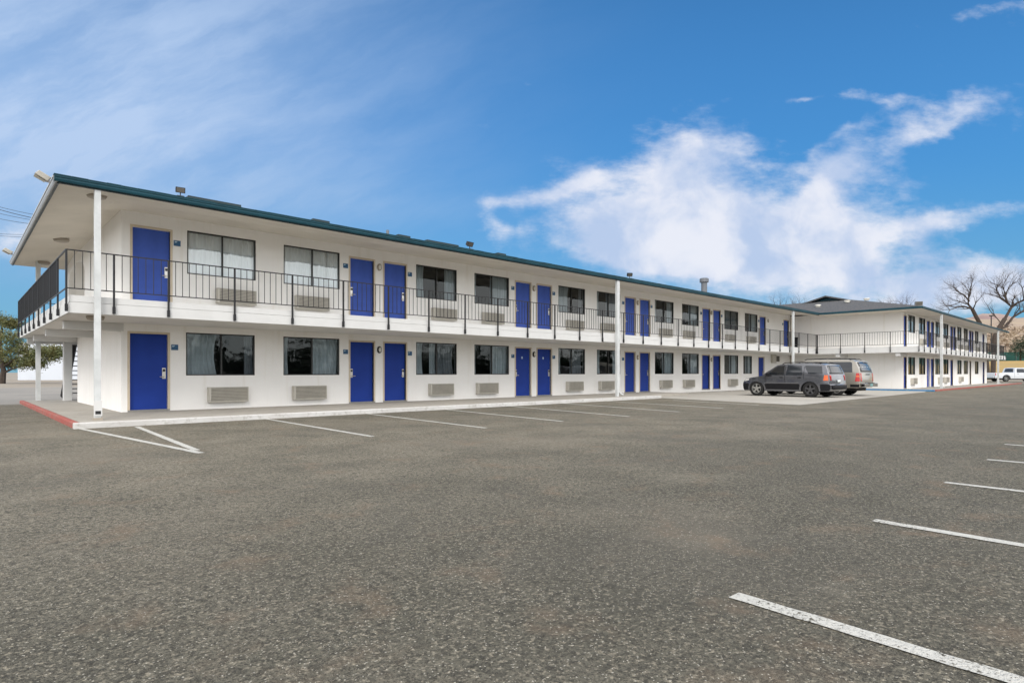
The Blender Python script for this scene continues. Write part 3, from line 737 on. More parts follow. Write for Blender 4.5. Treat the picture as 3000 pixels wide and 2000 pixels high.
for y in (14.3, 10.75): MB().box(44.0, XW2 + .05, y, y + .26, 2.2, 2.419).build('beam', 'white_paint', fw)
XR2, YR2 = 43.87, 9.685
railing(fw, [(XR2, YR2), (XR2, 15.68)], [.02, 15.68 - YR2] + [15.68 - YR2 - 1.47 * i for i in range(1, 4)])
railing(fw, [(XR2 + .02, YR2), (77.25, YR2)], [1.2 + 1.53 * i for i in range(21)])
railing(fw, [(77.25, YR2), (77.25, 13)], [.02, 1.5, 3.0])
s = MB(); E2X, E2Y = 43.75, 9.55
s.quad((E2X, E2Y, 5.125), (77.5, E2Y, 5.125), (77.5, YW2 + .2, 5.2), (XW2 + 1.5, YW2 + .2, 5.2), (XW2 + .2, YW2 + .2, 5.126)); s.quad((E2X, E2Y, 5.125), (XW2 + .2, YW2 + .2, 5.126), (XW2 + .2, 15.6, 5.126), (E2X, 15.6, 5.125))
s.quad((XEND, YW2, 5.2), (77.5, YW2, 5.2), (77.5, 24, 5.2), (XEND, 24, 5.2))
s.build('soffit', 'soffit', fw)
r2 = MB(); YM = 17.1; t = YM - (E2Y - .09); ZE = 5.255; zr2 = ZE + S * t
def hipz(tt): return ZE + S * tt
X0, Y0 = E2X - .09, E2Y - .09
tg = 6.3   # gablet starts here
# end hip up to the gablet, the long front slope, the rear slope
r2.quad((X0, Y0, ZE), (X0 + tg, Y0 + tg, hipz(tg)), (X0 + tg, 15.47 + tg, hipz(tg)), (X0, 15.47, ZE))
r2.quad((X0, Y0, ZE), (77.6, Y0, ZE), (77.6 - t, YM, zr2), (X0 + tg - .3, YM, zr2), (X0 + tg - .3, Y0 + tg, hipz(tg)), (X0 + tg, Y0 + tg, hipz(tg)))
r2.quad((X0, 2 * YM - Y0, ZE), (X0 + tg, 2 * YM - Y0 - tg, hipz(tg)), (X0 + tg - .3, 2 * YM - Y0 - tg, hipz(tg)), (X0 + tg - .3, YM, zr2), (77.6 - t, YM, zr2), (77.6, 2 * YM - Y0, ZE))
r2.quad((77.6, Y0, ZE), (77.6, 2 * YM - Y0, ZE), (77.6 - t, YM, zr2))
roof2 = r2.build('roof', 'shingle', fw)
gb = MB(); xg = X0 + tg - .02; yg0, yg1 = Y0 + tg + .35, 2 * YM - Y0 - tg - .35
gb.prism([(yg0, hipz(tg) - .02), (yg1, hipz(tg) - .02), (YM, zr2 - .02)], 'x', xg, xg + .05); gb.build('gable', 'teal', roof2)
gr = MB()
for (ya_, yb_) in ((Y0 + tg - .35, YM), (2 * YM - Y0 - tg + .7, YM)):
    za = zr2 + .05 - abs(YM - ya_) * .27
    gr.quad((xg - .5, ya_, za), (xg + .3, ya_, za + .02), (xg + .3, yb_, zr2 + .07), (xg - .5, yb_, zr2 + .05))
    gr.quad((xg - .5, ya_, za), (xg - .5, yb_, zr2 + .05), (xg - .5, yb_, zr2 - .06), (xg - .5, ya_, za - .11))
gr.build('gable_rake', 'shingle', roof2)
for (x, y) in ((46.8, 16.7), (48.3, 13.9), (48.0, 15.1)):
    MB().lathe([(.16, 0), (.16, .08), (.22, .1), (.2, .16), (0, .18)], 'z', (x, y, ZE + S * (x - X0)), 14).build('roof_vent', 'lamp_glass', roof2)
g = MB(); gutter(g, 'x', E2X - .04, 77.6, E2Y - .10, -1, 5.245); gutter(g, 'y', E2Y - .1, 15.45, E2X - .10, -1, 5.245); g.build('gutter', 'teal', roof2)
column(fw, 49.2, 9.6, 5.13, zb=.07, w=.07); column(fw, 71.9, 9.6, 5.13, zb=.07, w=.07)
dk = MB().box(XW2 - .05, XW2 - .003, 17.66, 17.92, F2 + .01, 3.75); dk.build('utility_door', 'cladding', fw)
MB().box(XW2 - .06, XW2 - .003, 18.0, 18.15, .1, 5.2).build('corner_strip', 'jamb', fw)  # brownish strip running up the inside corner of the two wings
flood(46.0, 10.2, 5.3, R(120), R(-10), 1.6, 'alu', fw)

# ------------------------------------------------------------ vehicles
def car(name, P, loc, rz, label, cat):
    root = empty(name, loc, rz); tag(root, label, cat)
    L, Wd, H = P['L'], P['W'] / 2, P['H']; zb = P['belt']; tum = P['tum']
    # local frame: x from front (0) to rear (L), y lateral, z up
    def dfm(x, y, z):
        k = 1.0
        if x < P['tf']: k *= 1 - P['kf'] * ((P['tf'] - x) / P['tf']) ** 2
        if x > L - P['tr']: k *= 1 - P['kr'] * ((x - L + P['tr']) / P['tr']) ** 2
        if z > zb: k *= 1 - tum * ((z - zb) / (H - zb)) ** 1.15
        if z < .62: k *= 1 - .05 * (.62 - z) / .4
        k *= 1 - .02 * max(0, (z - .62)) / (zb - .62) if z < zb else .98
        yy = y * k
        zz = z - (.035 * (y / Wd) ** 2 if z > zb + .2 else 0) - (.02 * (y / Wd) ** 4 if .7 < z <= zb + .2 and x < P['tf'] * 1.3 else 0)
        xx = x + (P.get('bowf', .10) * (y / Wd) ** 2 * max(0, 1 - x / .9)) - (P.get('bowr', .05) * (y / Wd) ** 2 * max(0, 1 - (L - x) / .8))
        return xx, yy, zz
    zs_ = P.get('zs', 1.0)
    def cut(bm, xs, zs, ys=()):
        for axis, vals in ((0, xs), (2, zs), (1, ys)):
            for v in vals:
                co = [0, 0, 0]; no = [0, 0, 0]; co[axis] = v; no[axis] = 1
                bmesh.ops.bisect_plane(bm, geom=bm.verts[:] + bm.edges[:] + bm.faces[:], plane_co=co, plane_no=no)
    def fin(bm, nm, m, par, smooth=True, off=0.):
        for v in bm.verts: v.co = dfm(*v.co)
        bmesh.ops.recalc_face_normals(bm, faces=bm.faces)
        me = bpy.data.meshes.new(nm); bm.to_mesh(me); bm.free(); me.materials.append(M[m])
        if smooth:
            for p_ in me.polygons: p_.use_smooth = True
            me.set_sharp_from_angle(angle=R(32))
        o = bpy.data.objects.new(nm, me); C.objects.link(o); o.parent = par; return o
    grid_x = [i * .2 for i in range(1, int(L / .2) + 1)]; grid_z = [.35, .5, .62, .8, zb, zb + .15, zb + .3, zb + .45]
    outl = []
    for it_ in P['outline']:
        if it_[0] == 'arch':
            _, cx, r, zc_, za_ = it_; n = 14
            a0 = math.asin((za_ - zc_) / r)
            for j in range(n + 1):
                a = a0 + (math.pi - 2 * a0) * j / n; outl.append((cx + r * math.cos(a), zc_ + r * math.sin(a)))
        else: outl.append(it_)
    bm = bmesh.new(); vs = [bm.verts.new((x, -Wd, z)) for x, z in outl]; f = bm.faces.new(vs)
    ex = bmesh.ops.extrude_face_region(bm, geom=[f]); bmesh.ops.translate(bm, verts=[v for v in ex['geom'] if isinstance(v, bmesh.types.BMVert)], vec=(0, 2 * Wd, 0))
    cut(bm, grid_x, grid_z, [-Wd * .8, -Wd * .4, 0, Wd * .4, Wd * .8])
    body = fin(bm, 'body', P['paint'], root)
    bv = body.modifiers.new('bevel', 'BEVEL'); bv.width = .035; bv.segments = 3; bv.limit_method = 'ANGLE'; bv.angle_limit = R(50); bv.harden_normals = False
    def side(nm, poly, m, out, par, sides=(-1, 1), th=.02):
        last = None
        for s_ in sides:
            bm = bmesh.new(); y = s_ * (Wd + out); vs = [bm.verts.new((x, y, z)) for x, z in poly]; f = bm.faces.new(vs)
            ex = bmesh.ops.extrude_face_region(bm, geom=[f]); bmesh.ops.translate(bm, verts=[v for v in ex['geom'] if isinstance(v, bmesh.types.BMVert)], vec=(0, -s_ * th, 0))
            cut(bm, grid_x, grid_z); last = fin(bm, nm, m, par, False)
        return last
    def cross(nm, p0, p1, h0, h1, m, off, par, ym=0.):
        d = Vector((p1[0] - p0[0], p1[1] - p0[1])); n_ = Vector((-d.y, d.x)).normalized() * off
        bm = bmesh.new(); n = 8; rows = []
        for (p_, h_) in ((p0, h0), (p1, h1)):
            rows.append([bm.verts.new((p_[0] + n_.x, ym + h_ * (2 * i / n - 1), p_[1] + n_.y)) for i in range(n + 1)])
        for i in range(n): bm.faces.new((rows[0][i], rows[0][i + 1], rows[1][i + 1], rows[1][i]))
        cut(bm, [], grid_z)
        o = fin(bm, nm, m, par); sl_ = o.modifiers.new('thick', 'SOLIDIFY'); sl_.thickness = .012; sl_.offset = 0; return o
    for w_ in P['windows']: side('window', w_[0], w_[1], .004, body)
    cross('windscreen', *P['windscreen'], 'car_glass', P.get('wso', .012), body)
    cross('rear_window', *P['rear_window'], P.get('rwm', 'car_glass_tint'), P.get('rwo', .012), body)
    for nm, poly, m, out in P['panels']: side(nm, poly, m, out, body)
    for nm, p0, p1, h0, h1, m, off in P['cross']: cross(nm, p0, p1, h0, h1, m, off, body)
    for nm, p0, p1, h0, h1, m, off, ym in P.get('pairs', []):
        for s_ in (-1, 1): cross(nm, p0, p1, h0, h1, m, off, body, ym * s_)
    for (x0, x1, y0, y1, z0, z1, nm, m) in P['boxes']:
        MB().box(x0, x1, y0, y1, z0, z1).build(nm, m, body, bevel=.015)
    ub = MB().box(.35, L - .35, -Wd * .70, Wd * .70, .26, .62).build('underbody', 'rubber', body)
    # roof rails
    if P.get('rails'):
        xa, xb, zz = P['rails']
        for s_ in (-1, 1):
            yy = s_ * Wd * (1 - tum) * .9
            MB().tube([(xa, yy, zz - .05), (xa + .12, yy, zz + .02), ((xa + xb) / 2, yy, zz + .045), (xb - .12, yy, zz + .02), (xb, yy, zz - .05)], .02, 8).build('roof_rail', 'cladding', body)
        for xc in P['bars']: MB().box(xc - .03, xc + .03, -Wd * .72, Wd * .72, zz + .03, zz + .055).build('roof_bar', 'cladding', body)
    # mirrors
    mx, mz = P['mirror']
    for s_ in (-1, 1):
        y = s_ * Wd
        MB().prism([(mx - .04, mz - .07), (mx + .10, mz - .08), (mx + .12, mz + .07), (mx - .01, mz + .09)], 'y', y * .98, y + s_ * .17).build('mirror', P.get('mm', 'cladding'), body, bevel=.02)
    r = P['r']
    for i, cx in enumerate(P['axles']):
        for s_ in (-1, 1):
            yc = s_ * (Wd - .13)
            w_ = empty('wheel', (cx, yc, r), 0, root)
            tw = .11
            MB().lathe([(r * .66, -tw), (r * .93, -tw * 1.0), (r, -tw * .7), (r, tw * .7), (r * .93, tw), (r * .66, tw), (r * .66, -tw)], 'y', (0, 0, 0), 36).build('tyre', P.get('tyre', 'rubber'), w_, smooth=True)
            rm = MB(); q = s_
            rm.lathe([(r * .66, q * tw * .9), (r * .61, q * tw * .92), (r * .58, q * tw * .5), (r * .58, -q * tw * .6)], 'y', (0, 0, 0), 36)
            ns = P['spokes']
            for k_ in range(ns):
                a = 2 * math.pi * k_ / ns + .3; wa = P.get('sw', .20)
                pts = []
                for rr_, hw in ((.05, wa * 1.2), (r * .30, wa * .62), (r * .62, wa * .42)):
                    pts.append((rr_, hw * max(rr_, .09)))
                for (ra, ha), (rb, hb) in zip(pts, pts[1:]):
                    ca, sa = math.cos(a), math.sin(a)
                    y0 = q * tw * .78
                    rm.quad((ra * ca - ha * sa, y0, ra * sa + ha * ca), (rb * ca - hb * sa, y0, rb * sa + hb * ca), (rb * ca + hb * sa, y0, rb * sa - hb * ca), (ra * ca + ha * sa, y0, ra * sa - ha * ca))
            rm.lathe([(r * .17, q * tw * .80), (r * .15, q * tw * .92), (0, q * tw * .95)], 'y', (0, 0, 0), 16)
            rm.build('rim', P['rims'][i], w_)
            MB().lathe([(0, -q * tw * .1), (r * .6, -q * tw * .1)], 'y', (0, 0, 0), 20).build('brake', 'rubber', w_)
    body.scale.z = zs_
    return root

def arch_panel(cx, zc_, r0, r1, a0=-8, a1=188, n=16):
    A = [R(a0 + (a1 - a0) * i / n) for i in range(n + 1)]
    return [(cx + r1 * math.cos(a), zc_ + r1 * math.sin(a)) for a in A] + [(cx + r0 * math.cos(a), zc_ + r0 * math.sin(a)) for a in reversed(A)]
SUV1 = dict(zs=.93, L=4.40, W=1.80, H=1.72, belt=1.08, tum=.17, tf=1.0, kf=.13, tr=.6, kr=.06, paint='paint_grey', r=.36, axles=(.87, 3.49), spokes=5, sw=.5,
    rims=('rim_silver', 'rim_dull'), tyre='rubber', mirror=(1.47, 1.12),
    outline=[(.10, .27), (.02, .38), (.0, .55), (.03, .68), (.08, .80), (.20, .90), (.55, .98), (1.05, 1.05), (1.18, 1.08), (1.55, 1.39), (1.88, 1.635), (2.15, 1.69), (2.8, 1.715), (3.4, 1.71), (3.95, 1.68), (4.14, 1.635), (4.25, 1.38), (4.34, 1.08), (4.37, .92), (4.38, .66), (4.44, .62), (4.44, .42), (4.36, .32),
             (3.95, .30), ('arch', 3.49, .43, .36, .30), (3.03, .27), (1.33, .27), ('arch', .87, .43, .36, .28), (.41, .28)],
    windows=[([(1.40, 1.10), (2.26, 1.09), (2.26, 1.62), (1.96, 1.60), (1.80, 1.50)], 'car_glass'), ([(2.36, 1.09), (3.12, 1.09), (3.14, 1.20), (3.06, 1.60), (2.40, 1.615)], 'car_glass_tint'),
             ([(3.42, 1.16), (4.08, 1.16), (4.01, 1.58), (3.24, 1.61), (3.22, 1.55)], 'car_glass_tint')],
    windscreen=((1.22, 1.11), (1.83, 1.60), .72, .74), rear_window=((4.17, 1.58), (4.315, 1.16), .72, .74),
    panels=[('cladding', [(1.34, .33), (3.02, .33), (3.02, .60), (2.98, .66), (1.38, .66), (1.32, .60)], 'cladding', .012),
            ('trim_strip', [(1.3, .30), (3.05, .30), (3.05, .36), (1.3, .36)], 'cladding_grey', .018),
            ('door_moulding', [(1.4, .68), (2.96, .68), (2.96, .72), (1.4, .72)], 'cladding_grey', .012),
            ('wheel_arch', arch_panel(.87, .36, .42, .50), 'paint_grey', .02), ('wheel_arch', arch_panel(3.49, .36, .42, .50), 'paint_grey', .02),
            ('bumper', [(.05, .32), (.40, .32), (.40, .60), (.35, .66), (.04, .66)], 'cladding', .014), ('bumper', [(3.98, .32), (4.37, .34), (4.43, .45), (4.43, .62), (4.36, .66), (3.98, .66)], 'cladding', .014),
            ('tail_light', [(4.12, .84), (4.34, .84), (4.31, 1.10), (4.16, 1.10)], 'lens_amber', .012), ('headlight', [(.09, .78), (.42, .84), (.42, .93), (.22, .90)], 'lens_clear', .008),
            ('door_seam', [(2.30, .68), (2.315, .68), (2.315, 1.62), (2.30, 1.62)], 'cladding', .005), ('door_seam', [(1.33, .7), (1.345, .7), (1.345, 1.1), (1.33, 1.1)], 'cladding', .003), ('door_seam', [(3.19, .9), (3.205, .9), (3.205, 1.58), (3.19, 1.58)], 'cladding', .003),
            ('handle', [(2.06, .96), (2.22, .96), (2.22, 1.0), (2.06, 1.0)], 'cladding', .02), ('handle', [(2.92, .96), (3.08, .96), (3.08, 1.0), (2.92, 1.0)], 'cladding', .02)],
    cross=[('bumper', (4.455, .62), (4.455, .40), .80, .80, 'cladding', .01), ('licence_plate', (4.385, .86), (4.385, .74), .16, .16, 'plate_white', .01), ('grille', (.02, .58), (.06, .78), .4, .4, 'cladding', .012), ('bumper', (.02, .34), (.0, .55), .80, .80, 'cladding', .012)],
    pairs=[('tail_light', (4.335, 1.10), (4.37, .84), .07, .07, 'lens_red', .012, .76)],
    boxes=[], rails=(2.1, 3.9, 1.70), bars=(2.5, 3.6))
SUV2 = dict(zs=.945, L=5.05, W=2.0, H=1.95, belt=1.18, tum=.15, tf=1.1, kf=.10, tr=.6, kr=.06, paint='paint_beige', r=.385, axles=(.93, 3.88), spokes=6, sw=.34,
    rims=('rim_silver', 'rim_silver'), mirror=(1.72, 1.2),
    outline=[(.10, .32), (.0, .42), (.0, .62), (.04, .95), (.14, 1.05), (.6, 1.10), (1.25, 1.15), (1.40, 1.19), (1.80, 1.55), (2.08, 1.80), (2.3, 1.875), (3.0, 1.92), (4.2, 1.91), (4.62, 1.87), (4.74, 1.80), (4.88, 1.50), (4.97, 1.20), (5.0, .95), (5.0, .70), (4.98, .45), (4.9, .42),
             (4.45, .42), ('arch', 3.88, .46, .40, .40), (3.35, .34), (1.45, .34), ('arch', .93, .46, .40, .38), (.45, .38)],
    windows=[([(1.62, 1.20), (2.55, 1.20), (2.55, 1.76), (2.2, 1.76), (2.0, 1.64)], 'car_glass'), ([(2.65, 1.20), (3.42, 1.20), (3.42, 1.78), (2.65, 1.78)], 'car_glass_tint'),
             ([(3.60, 1.22), (4.64, 1.22), (4.60, 1.74), (4.52, 1.79), (3.52, 1.80), (3.50, 1.72)], 'car_glass_tint')],
    windscreen=((1.44, 1.22), (2.04, 1.77), .80, .78), rear_window=((4.76, 1.76), (4.95, 1.26), .82, .86),
    panels=[('wheel_arch', arch_panel(.93, .40, .455, .50), 'paint_beige', .015), ('wheel_arch', arch_panel(3.88, .40, .455, .50), 'paint_beige', .015),
            ('door_moulding', [(1.5, .72), (3.3, .72), (3.3, .78), (1.5, .78)], 'paint_beige', .018),
            ('running_board', [(1.5, .36), (3.3, .36), (3.3, .44), (1.5, .44)], 'cladding', .02),
            ('tail_light', [(4.78, .76), (4.99, .76), (4.96, 1.18), (4.82, 1.18)], 'lens_red', .012), ('tail_light_band', [(4.80, .98), (4.975, .98), (4.965, 1.05), (4.81, 1.05)], 'lens_amber', .016),
            ('headlight', [(.05, .78), (.3, .8), (.3, 1.0), (.1, 1.0)], 'lens_clear', .008), ('bumper', [(4.55, .46), (4.96, .46), (4.96, .60), (4.55, .60)], 'cladding', .014),
            ('door_seam', [(2.60, .5), (2.615, .5), (2.615, 1.78), (2.60, 1.78)], 'cladding', .003), ('handle', [(2.35, 1.04), (2.52, 1.04), (2.52, 1.08), (2.35, 1.08)], 'cladding', .02), ('handle', [(3.2, 1.04), (3.38, 1.04), (3.38, 1.08), (3.2, 1.08)], 'cladding', .02)],
    cross=[('tailgate_handle', (4.99, 1.13), (4.995, 1.09), .3, .3, 'cladding', .012), ('tailgate_seam', (4.965, 1.235), (4.97, 1.215), .88, .88, 'cladding', .008)],
    pairs=[('tail_light', (4.965, 1.18), (5.0, .76), .06, .06, 'lens_red', .012, .88)],
    boxes=[(5.0, 5.16, -.93, .93, .47, .66, 'rear_bumper', 'chrome'), (5.0, 5.175, -.45, .45, .655, .675, 'step_pad', 'cladding'), (5.161, 5.17, -.17, .17, .50, .64, 'licence_plate', 'plate_teal'), (-.06, .1, -.9, .9, .42, .62, 'front_bumper', 'chrome')],
    rails=(2.3, 4.5, 1.90), bars=(2.8, 4.2))
TRUCK = dict(zs=.93, L=6.45, W=2.02, H=1.96, belt=1.16, tum=.15, tf=1.1, kf=.08, tr=.3, kr=.02, paint='paint_white', r=.40, axles=(.98, 5.0), spokes=6, sw=.3,
    rims=('rim_silver', 'rim_silver'), mirror=(1.75, 1.22),
    outline=[(.10, .36), (.0, .5), (.02, 1.0), (.12, 1.10), (1.30, 1.17), (1.42, 1.20), (2.05, 1.83), (2.3, 1.90), (3.6, 1.90), (3.78, 1.84), (3.92, 1.22), (3.95, 1.20), (6.42, 1.20), (6.45, 1.15), (6.45, .48),
             (5.6, .46), ('arch', 5.0, .48, .41, .42), (4.46, .40), (1.54, .40), ('arch', .98, .48, .41, .40), (.45, .40)],
    windows=[([(1.66, 1.22), (2.62, 1.22), (2.62, 1.78), (2.25, 1.78), (2.05, 1.66)], 'car_glass_tint'), ([(2.70, 1.22), (3.70, 1.22), (3.64, 1.72), (3.56, 1.78), (2.70, 1.78)], 'car_glass_tint')],
    windscreen=((1.46, 1.24), (2.02, 1.79), .80, .78), rear_window=((3.80, 1.78), (3.90, 1.28), .7, .74),
    panels=[('wheel_arch', arch_panel(.98, .41, .475, .52), 'cladding', .01), ('wheel_arch', arch_panel(5.0, .41, .475, .52), 'cladding', .01),
            ('tail_light', [(6.34, .85), (6.44, .85), (6.44, 1.15), (6.34, 1.15)], 'lens_red', .01), ('headlight', [(.04, .8), (.3, .82), (.3, 1.02), (.08, 1.02)], 'lens_clear', .008),
            ('bed_seam', [(3.955, .5), (3.975, .5), (3.975, 1.18), (3.955, 1.18)], 'cladding', .003), ('door_seam', [(2.65, .5), (2.665, .5), (2.665, 1.78), (2.65, 1.78)], 'cladding', .003),
            ('handle', [(2.40, 1.05), (2.58, 1.05), (2.58, 1.09), (2.40, 1.09)], 'cladding', .02), ('handle', [(3.45, 1.05), (3.62, 1.05), (3.62, 1.09), (3.45, 1.09)], 'cladding', .02)],
    cross=[('grille', (.02, .6), (.06, .98), .6, .6, 'cladding', .012)], boxes=[(6.45, 6.6, -.95, .95, .46, .62, 'rear_bumper', 'chrome')])
# heading +Y with local x running front to rear: rotate so local +x points to -Y
car('suv', SUV1, (29.85, 13.98, 0), R(-95), 'dark grey compact SUV parked nose to the motel, nearer the camera', 'SUV')
car('suv', SUV2, (32.78, 14.35, 0), R(-91), 'beige full-size SUV with chrome rear bumper parked beyond the dark grey one', 'SUV')
car('pickup_truck', TRUCK, tuple(FW * 76 + RT * 67.3), math.atan2(-RT.y, -RT.x), 'white crew-cab pickup truck beyond the far wing at the right edge', 'pickup truck')

# ------------------------------------------------------------ land beyond
def at(u, v, d):  # a point a given depth away; used to place far landmarks at their real size
    return FW * d + RT * ((u - 1500) / 1744 * d) + Vector((0, 0, 1.14 + (1091 - v) / 1744 * d))
# grassy bank with the golf-course style screen fence on top, to the right
def strip(name, m, ds, us, zf, n=40, jit=0):
    b = MB()
    for j, d in enumerate(ds):
        for i in range(n + 1):
            u = us[0] + (us[1] - us[0]) * i / n
            p = at(u, 1091, d); b.v.append((p.x, p.y, zf(d, u)))
    for j in range(len(ds) - 1):
        for i in range(n):
            a = j * (n + 1) + i; b.f.append((a, a + 1, a + n + 2, a + n + 1))
    return b.build(name, m, smooth=True)
def bank_z(d, u):
    t = min(1, max(0, (d - 96) / 30)); return -.02 + 3.5 * t * t * (3 - 2 * t) + .15 * math.sin(u * .011 + d * .3) * t
structure(strip('grass_bank', 'dry_grass', [94 + 2 * i for i in range(22)], (2350, 4300), bank_z), 'golden dry grass bank behind the pickup', 'grass bank')
def hill_z(d, u):
    t = min(1, max(0, (d - 136) / 260)); return 3.3 + 34 * t ** 1.3 + 3 * noise.noise(Vector((u * .006, d * .02, 0))) * t
structure(strip('hillside', 'brush', [136 + 14 * i for i in range(22)], (2200, 4300), hill_z, 80), 'brushy tan hillside above the green fence', 'hillside')
fn = empty('fence'); tag(fn, 'long green mesh screen fence on top of the grass bank', 'fence')
fb = MB(); p0 = at(2780, 1091, 133); p1 = at(4200, 1091, 133)
zs = 3.3
fb.quad((p0.x, p0.y, zs), (p1.x, p1.y, zs), (p1.x, p1.y, zs + 2.4), (p0.x, p0.y, zs + 2.4)); 
o = fb.build('screen', 'green_screen', fn); o.modifiers.new('t', 'SOLIDIFY').thickness = .03
for i in range(30):
    p = p0.lerp(p1, i / 29); MB().tube([(p.x, p.y - .08, zs - .6), (p.x, p.y - .08, zs + 2.5)], .05, 6).build('post', 'duct', fn)
# mountains
def ridge(name, dist, u0, u1, base, amp, m, seed, lab, n=160, depth=900):
    b = MB(); rows = 14
    for j in range(rows + 1):
        t = j / rows; d = dist + depth * (t - .5)
        for i in range(n + 1):
            u = u0 + (u1 - u0) * i / n; p = at(u, 1091, d)
            pr = noise.fractal(Vector((u * .0016 + seed, seed, 0)), 1.0, 2.0, 5)
            h = (base + amp * pr) * math.sin(math.pi * min(1, t * 1.0)) ** .8
            h += .10 * base * noise.fractal(Vector((u * .008, t * 5, seed)), .9, 2.1, 5) * math.sin(math.pi * t)
            b.v.append((p.x, p.y, max(-5, h) if 0 < j < rows else -8))
    for j in range(rows):
        for i in range(n):
            a = j * (n + 1) + i; b.f.append((a, a + 1, a + n + 2, a + n + 1))
    return structure(b.build(name, m, smooth=True), lab, 'mountain')
ridge('mountain', 1900, 1900, 4600, 165, 50, 'mountain', 3.3, 'bare pinkish brown mountain ridge at the right', depth=1300)
# white building at the left, behind the pine
lb = empty('building'); tag(lb, 'plain white low building behind the pine at the left', 'building')
a = at(52, 1110, 92); b_ = at(560, 1110, 92); dd = Vector((b_.x - a.x, b_.y - a.y, 0)).normalized(); nn = Vector((-dd.y, dd.x, 0))
def obox(par, name, m, o, l, w, z0, z1):
    q = MB(); i = len(q.v); c = [o, o + dd * l, o + dd * l + nn * w, o + nn * w]
    q.v = [(p.x, p.y, z) for z in (z0, z1) for p in c]; q.f = [(3, 2, 1, 0), (4, 5, 6, 7), (0, 1, 5, 4), (1, 2, 6, 5), (2, 3, 7, 6), (3, 0, 4, 7)]
    return q.build(name, m, par)
obox(lb, 'wall', 'far_white', a, 26, 14, -.1, 5.6); obox(lb, 'parapet', 'soffit', a - dd * .1 - nn * .1, 26.2, 14.2, 5.6, 5.75)
obox(lb, 'side_annex', 'far_white', a - dd * 1.4 + nn * 3, 1.35, 9, -.1, 2.3); obox(lb, 'annex_door', 'cladding_grey', a - dd * 2.6 + nn * 3.4, 1.1, 8, -.1, 1.8)

# ------------------------------------------------------------ trees
def grow(b, p, d, r, L, lvl, rg, up=.1, spread=.55, twigs=True):
    """one limb and the limbs growing out of it"""
    n = 4 if lvl > 1 else 3; pts = [p.copy()]; rad = [r]; q = p.copy(); dd_ = d.copy()
    for i in range(n):
        dd_ = (dd_ + Vector((rg.gauss(0, .13), rg.gauss(0, .13), rg.gauss(0, .10) + up * .25))).normalized()
        q = q + dd_ * L / n; pts.append(q.copy()); rad.append(r * (1 - .5 * (i + 1) / n))
    b.tube(pts, rad, 6 if lvl > 2 else (4 if lvl > 0 else 3), False)
    if lvl <= 0: return
    k = 3 if lvl > 1 else 5
    for i in range(k + (1 if lvl <= 2 else 0)):
        t = rg.uniform(.3, 1.0) if i else 1.0
        idx = min(n, max(1, round(t * n))); base = pts[idx]
        ax = Vector((rg.gauss(0, 1), rg.gauss(0, 1), rg.gauss(0, .7))).normalized()
        nd = (dd_ + ax * rg.uniform(spread * .7, spread * 1.5)).normalized()
        grow(b, base, nd, rad[idx] * rg.uniform(.42, .64), L * rg.uniform(.55, .8), lvl - 1, rg, up, spread)
def bare_tree(origin, limbs, d, seed, label, lvl=4, unit=1.0):
    """limbs: polylines given in pixels of the frame at depth d: (points, r0, r1)"""
    root = empty('tree', origin); tag(root, label, 'tree', 'bare trees beyond the far wing'); rg = random.Random(seed)
    tr = MB(); cr = MB()
    for k_, (pts, r0, r1, sub) in enumerate(limbs):
        P3 = []
        yoff = 0 if k_ == 0 else rg.uniform(-2.2, 2.2)
        for i, (u, v) in enumerate(pts):
            q = at(u, v, d + (yoff * i / (len(pts) - 1) if len(pts) > 1 else 0)); P3.append(q - Vector(origin))
        n = len(P3); rad = [(r0 + (r1 - r0) * i / (n - 1)) * (1 if k_ == 0 else .78) for i in range(n)]
        (tr if k_ == 0 else cr).tube(P3, rad, 8, False)
        if sub:
            for i in range(1, n):
                seg = P3[i] - P3[i - 1]
                for q_ in range(sub + (2 if i == n - 1 else 0)):
                    b0 = P3[i - 1].lerp(P3[i], rg.uniform(.3, 1) if q_ else 1.0)
                    ax = Vector((rg.gauss(0, 1), rg.gauss(0, 1), rg.gauss(0, .5)))
                    grow(cr, b0, (seg.normalized() + ax * .45).normalized(), max(.02, rad[i] * .65), rg.uniform(1.1, 1.9) * (d / 95) * unit, 3, rg, .12, .6)
    tr.build('trunk', 'bark', root); cr.build('crown', 'bark', root)
    return root
T = lambda x, y: (2500 + x / 4.704, 780 + y / 4.704)
bare_tree(tuple(at(2895, 1096, 96)), [([(2893, 1096), (2885, 1010), T(1740, 780), T(1690, 690), T(1640, 590)], .36, .25, 0),
    ([T(1640, 590), T(1580, 520), T(1600, 400), T(1620, 290), T(1640, 200)], .22, .05, 3), ([T(1640, 590), T(1540, 555), T(1440, 560), T(1330, 600), T(1290, 560)], .20, .05, 2),
    ([T(1600, 480), T(1530, 400), T(1430, 340), T(1390, 300)], .15, .05, 3), ([T(1650, 590), T(1690, 500), T(1760, 420)], .13, .04, 2), ([T(1560, 520), T(1480, 490), T(1380, 530), T(1260, 560)], .12, .03, 2),
    ([T(1610, 380), T(1560, 300), T(1520, 250)], .09, .03, 2)],
    96, 5, 'tall bare tree with a lopsided crown rising behind the far wing roof')
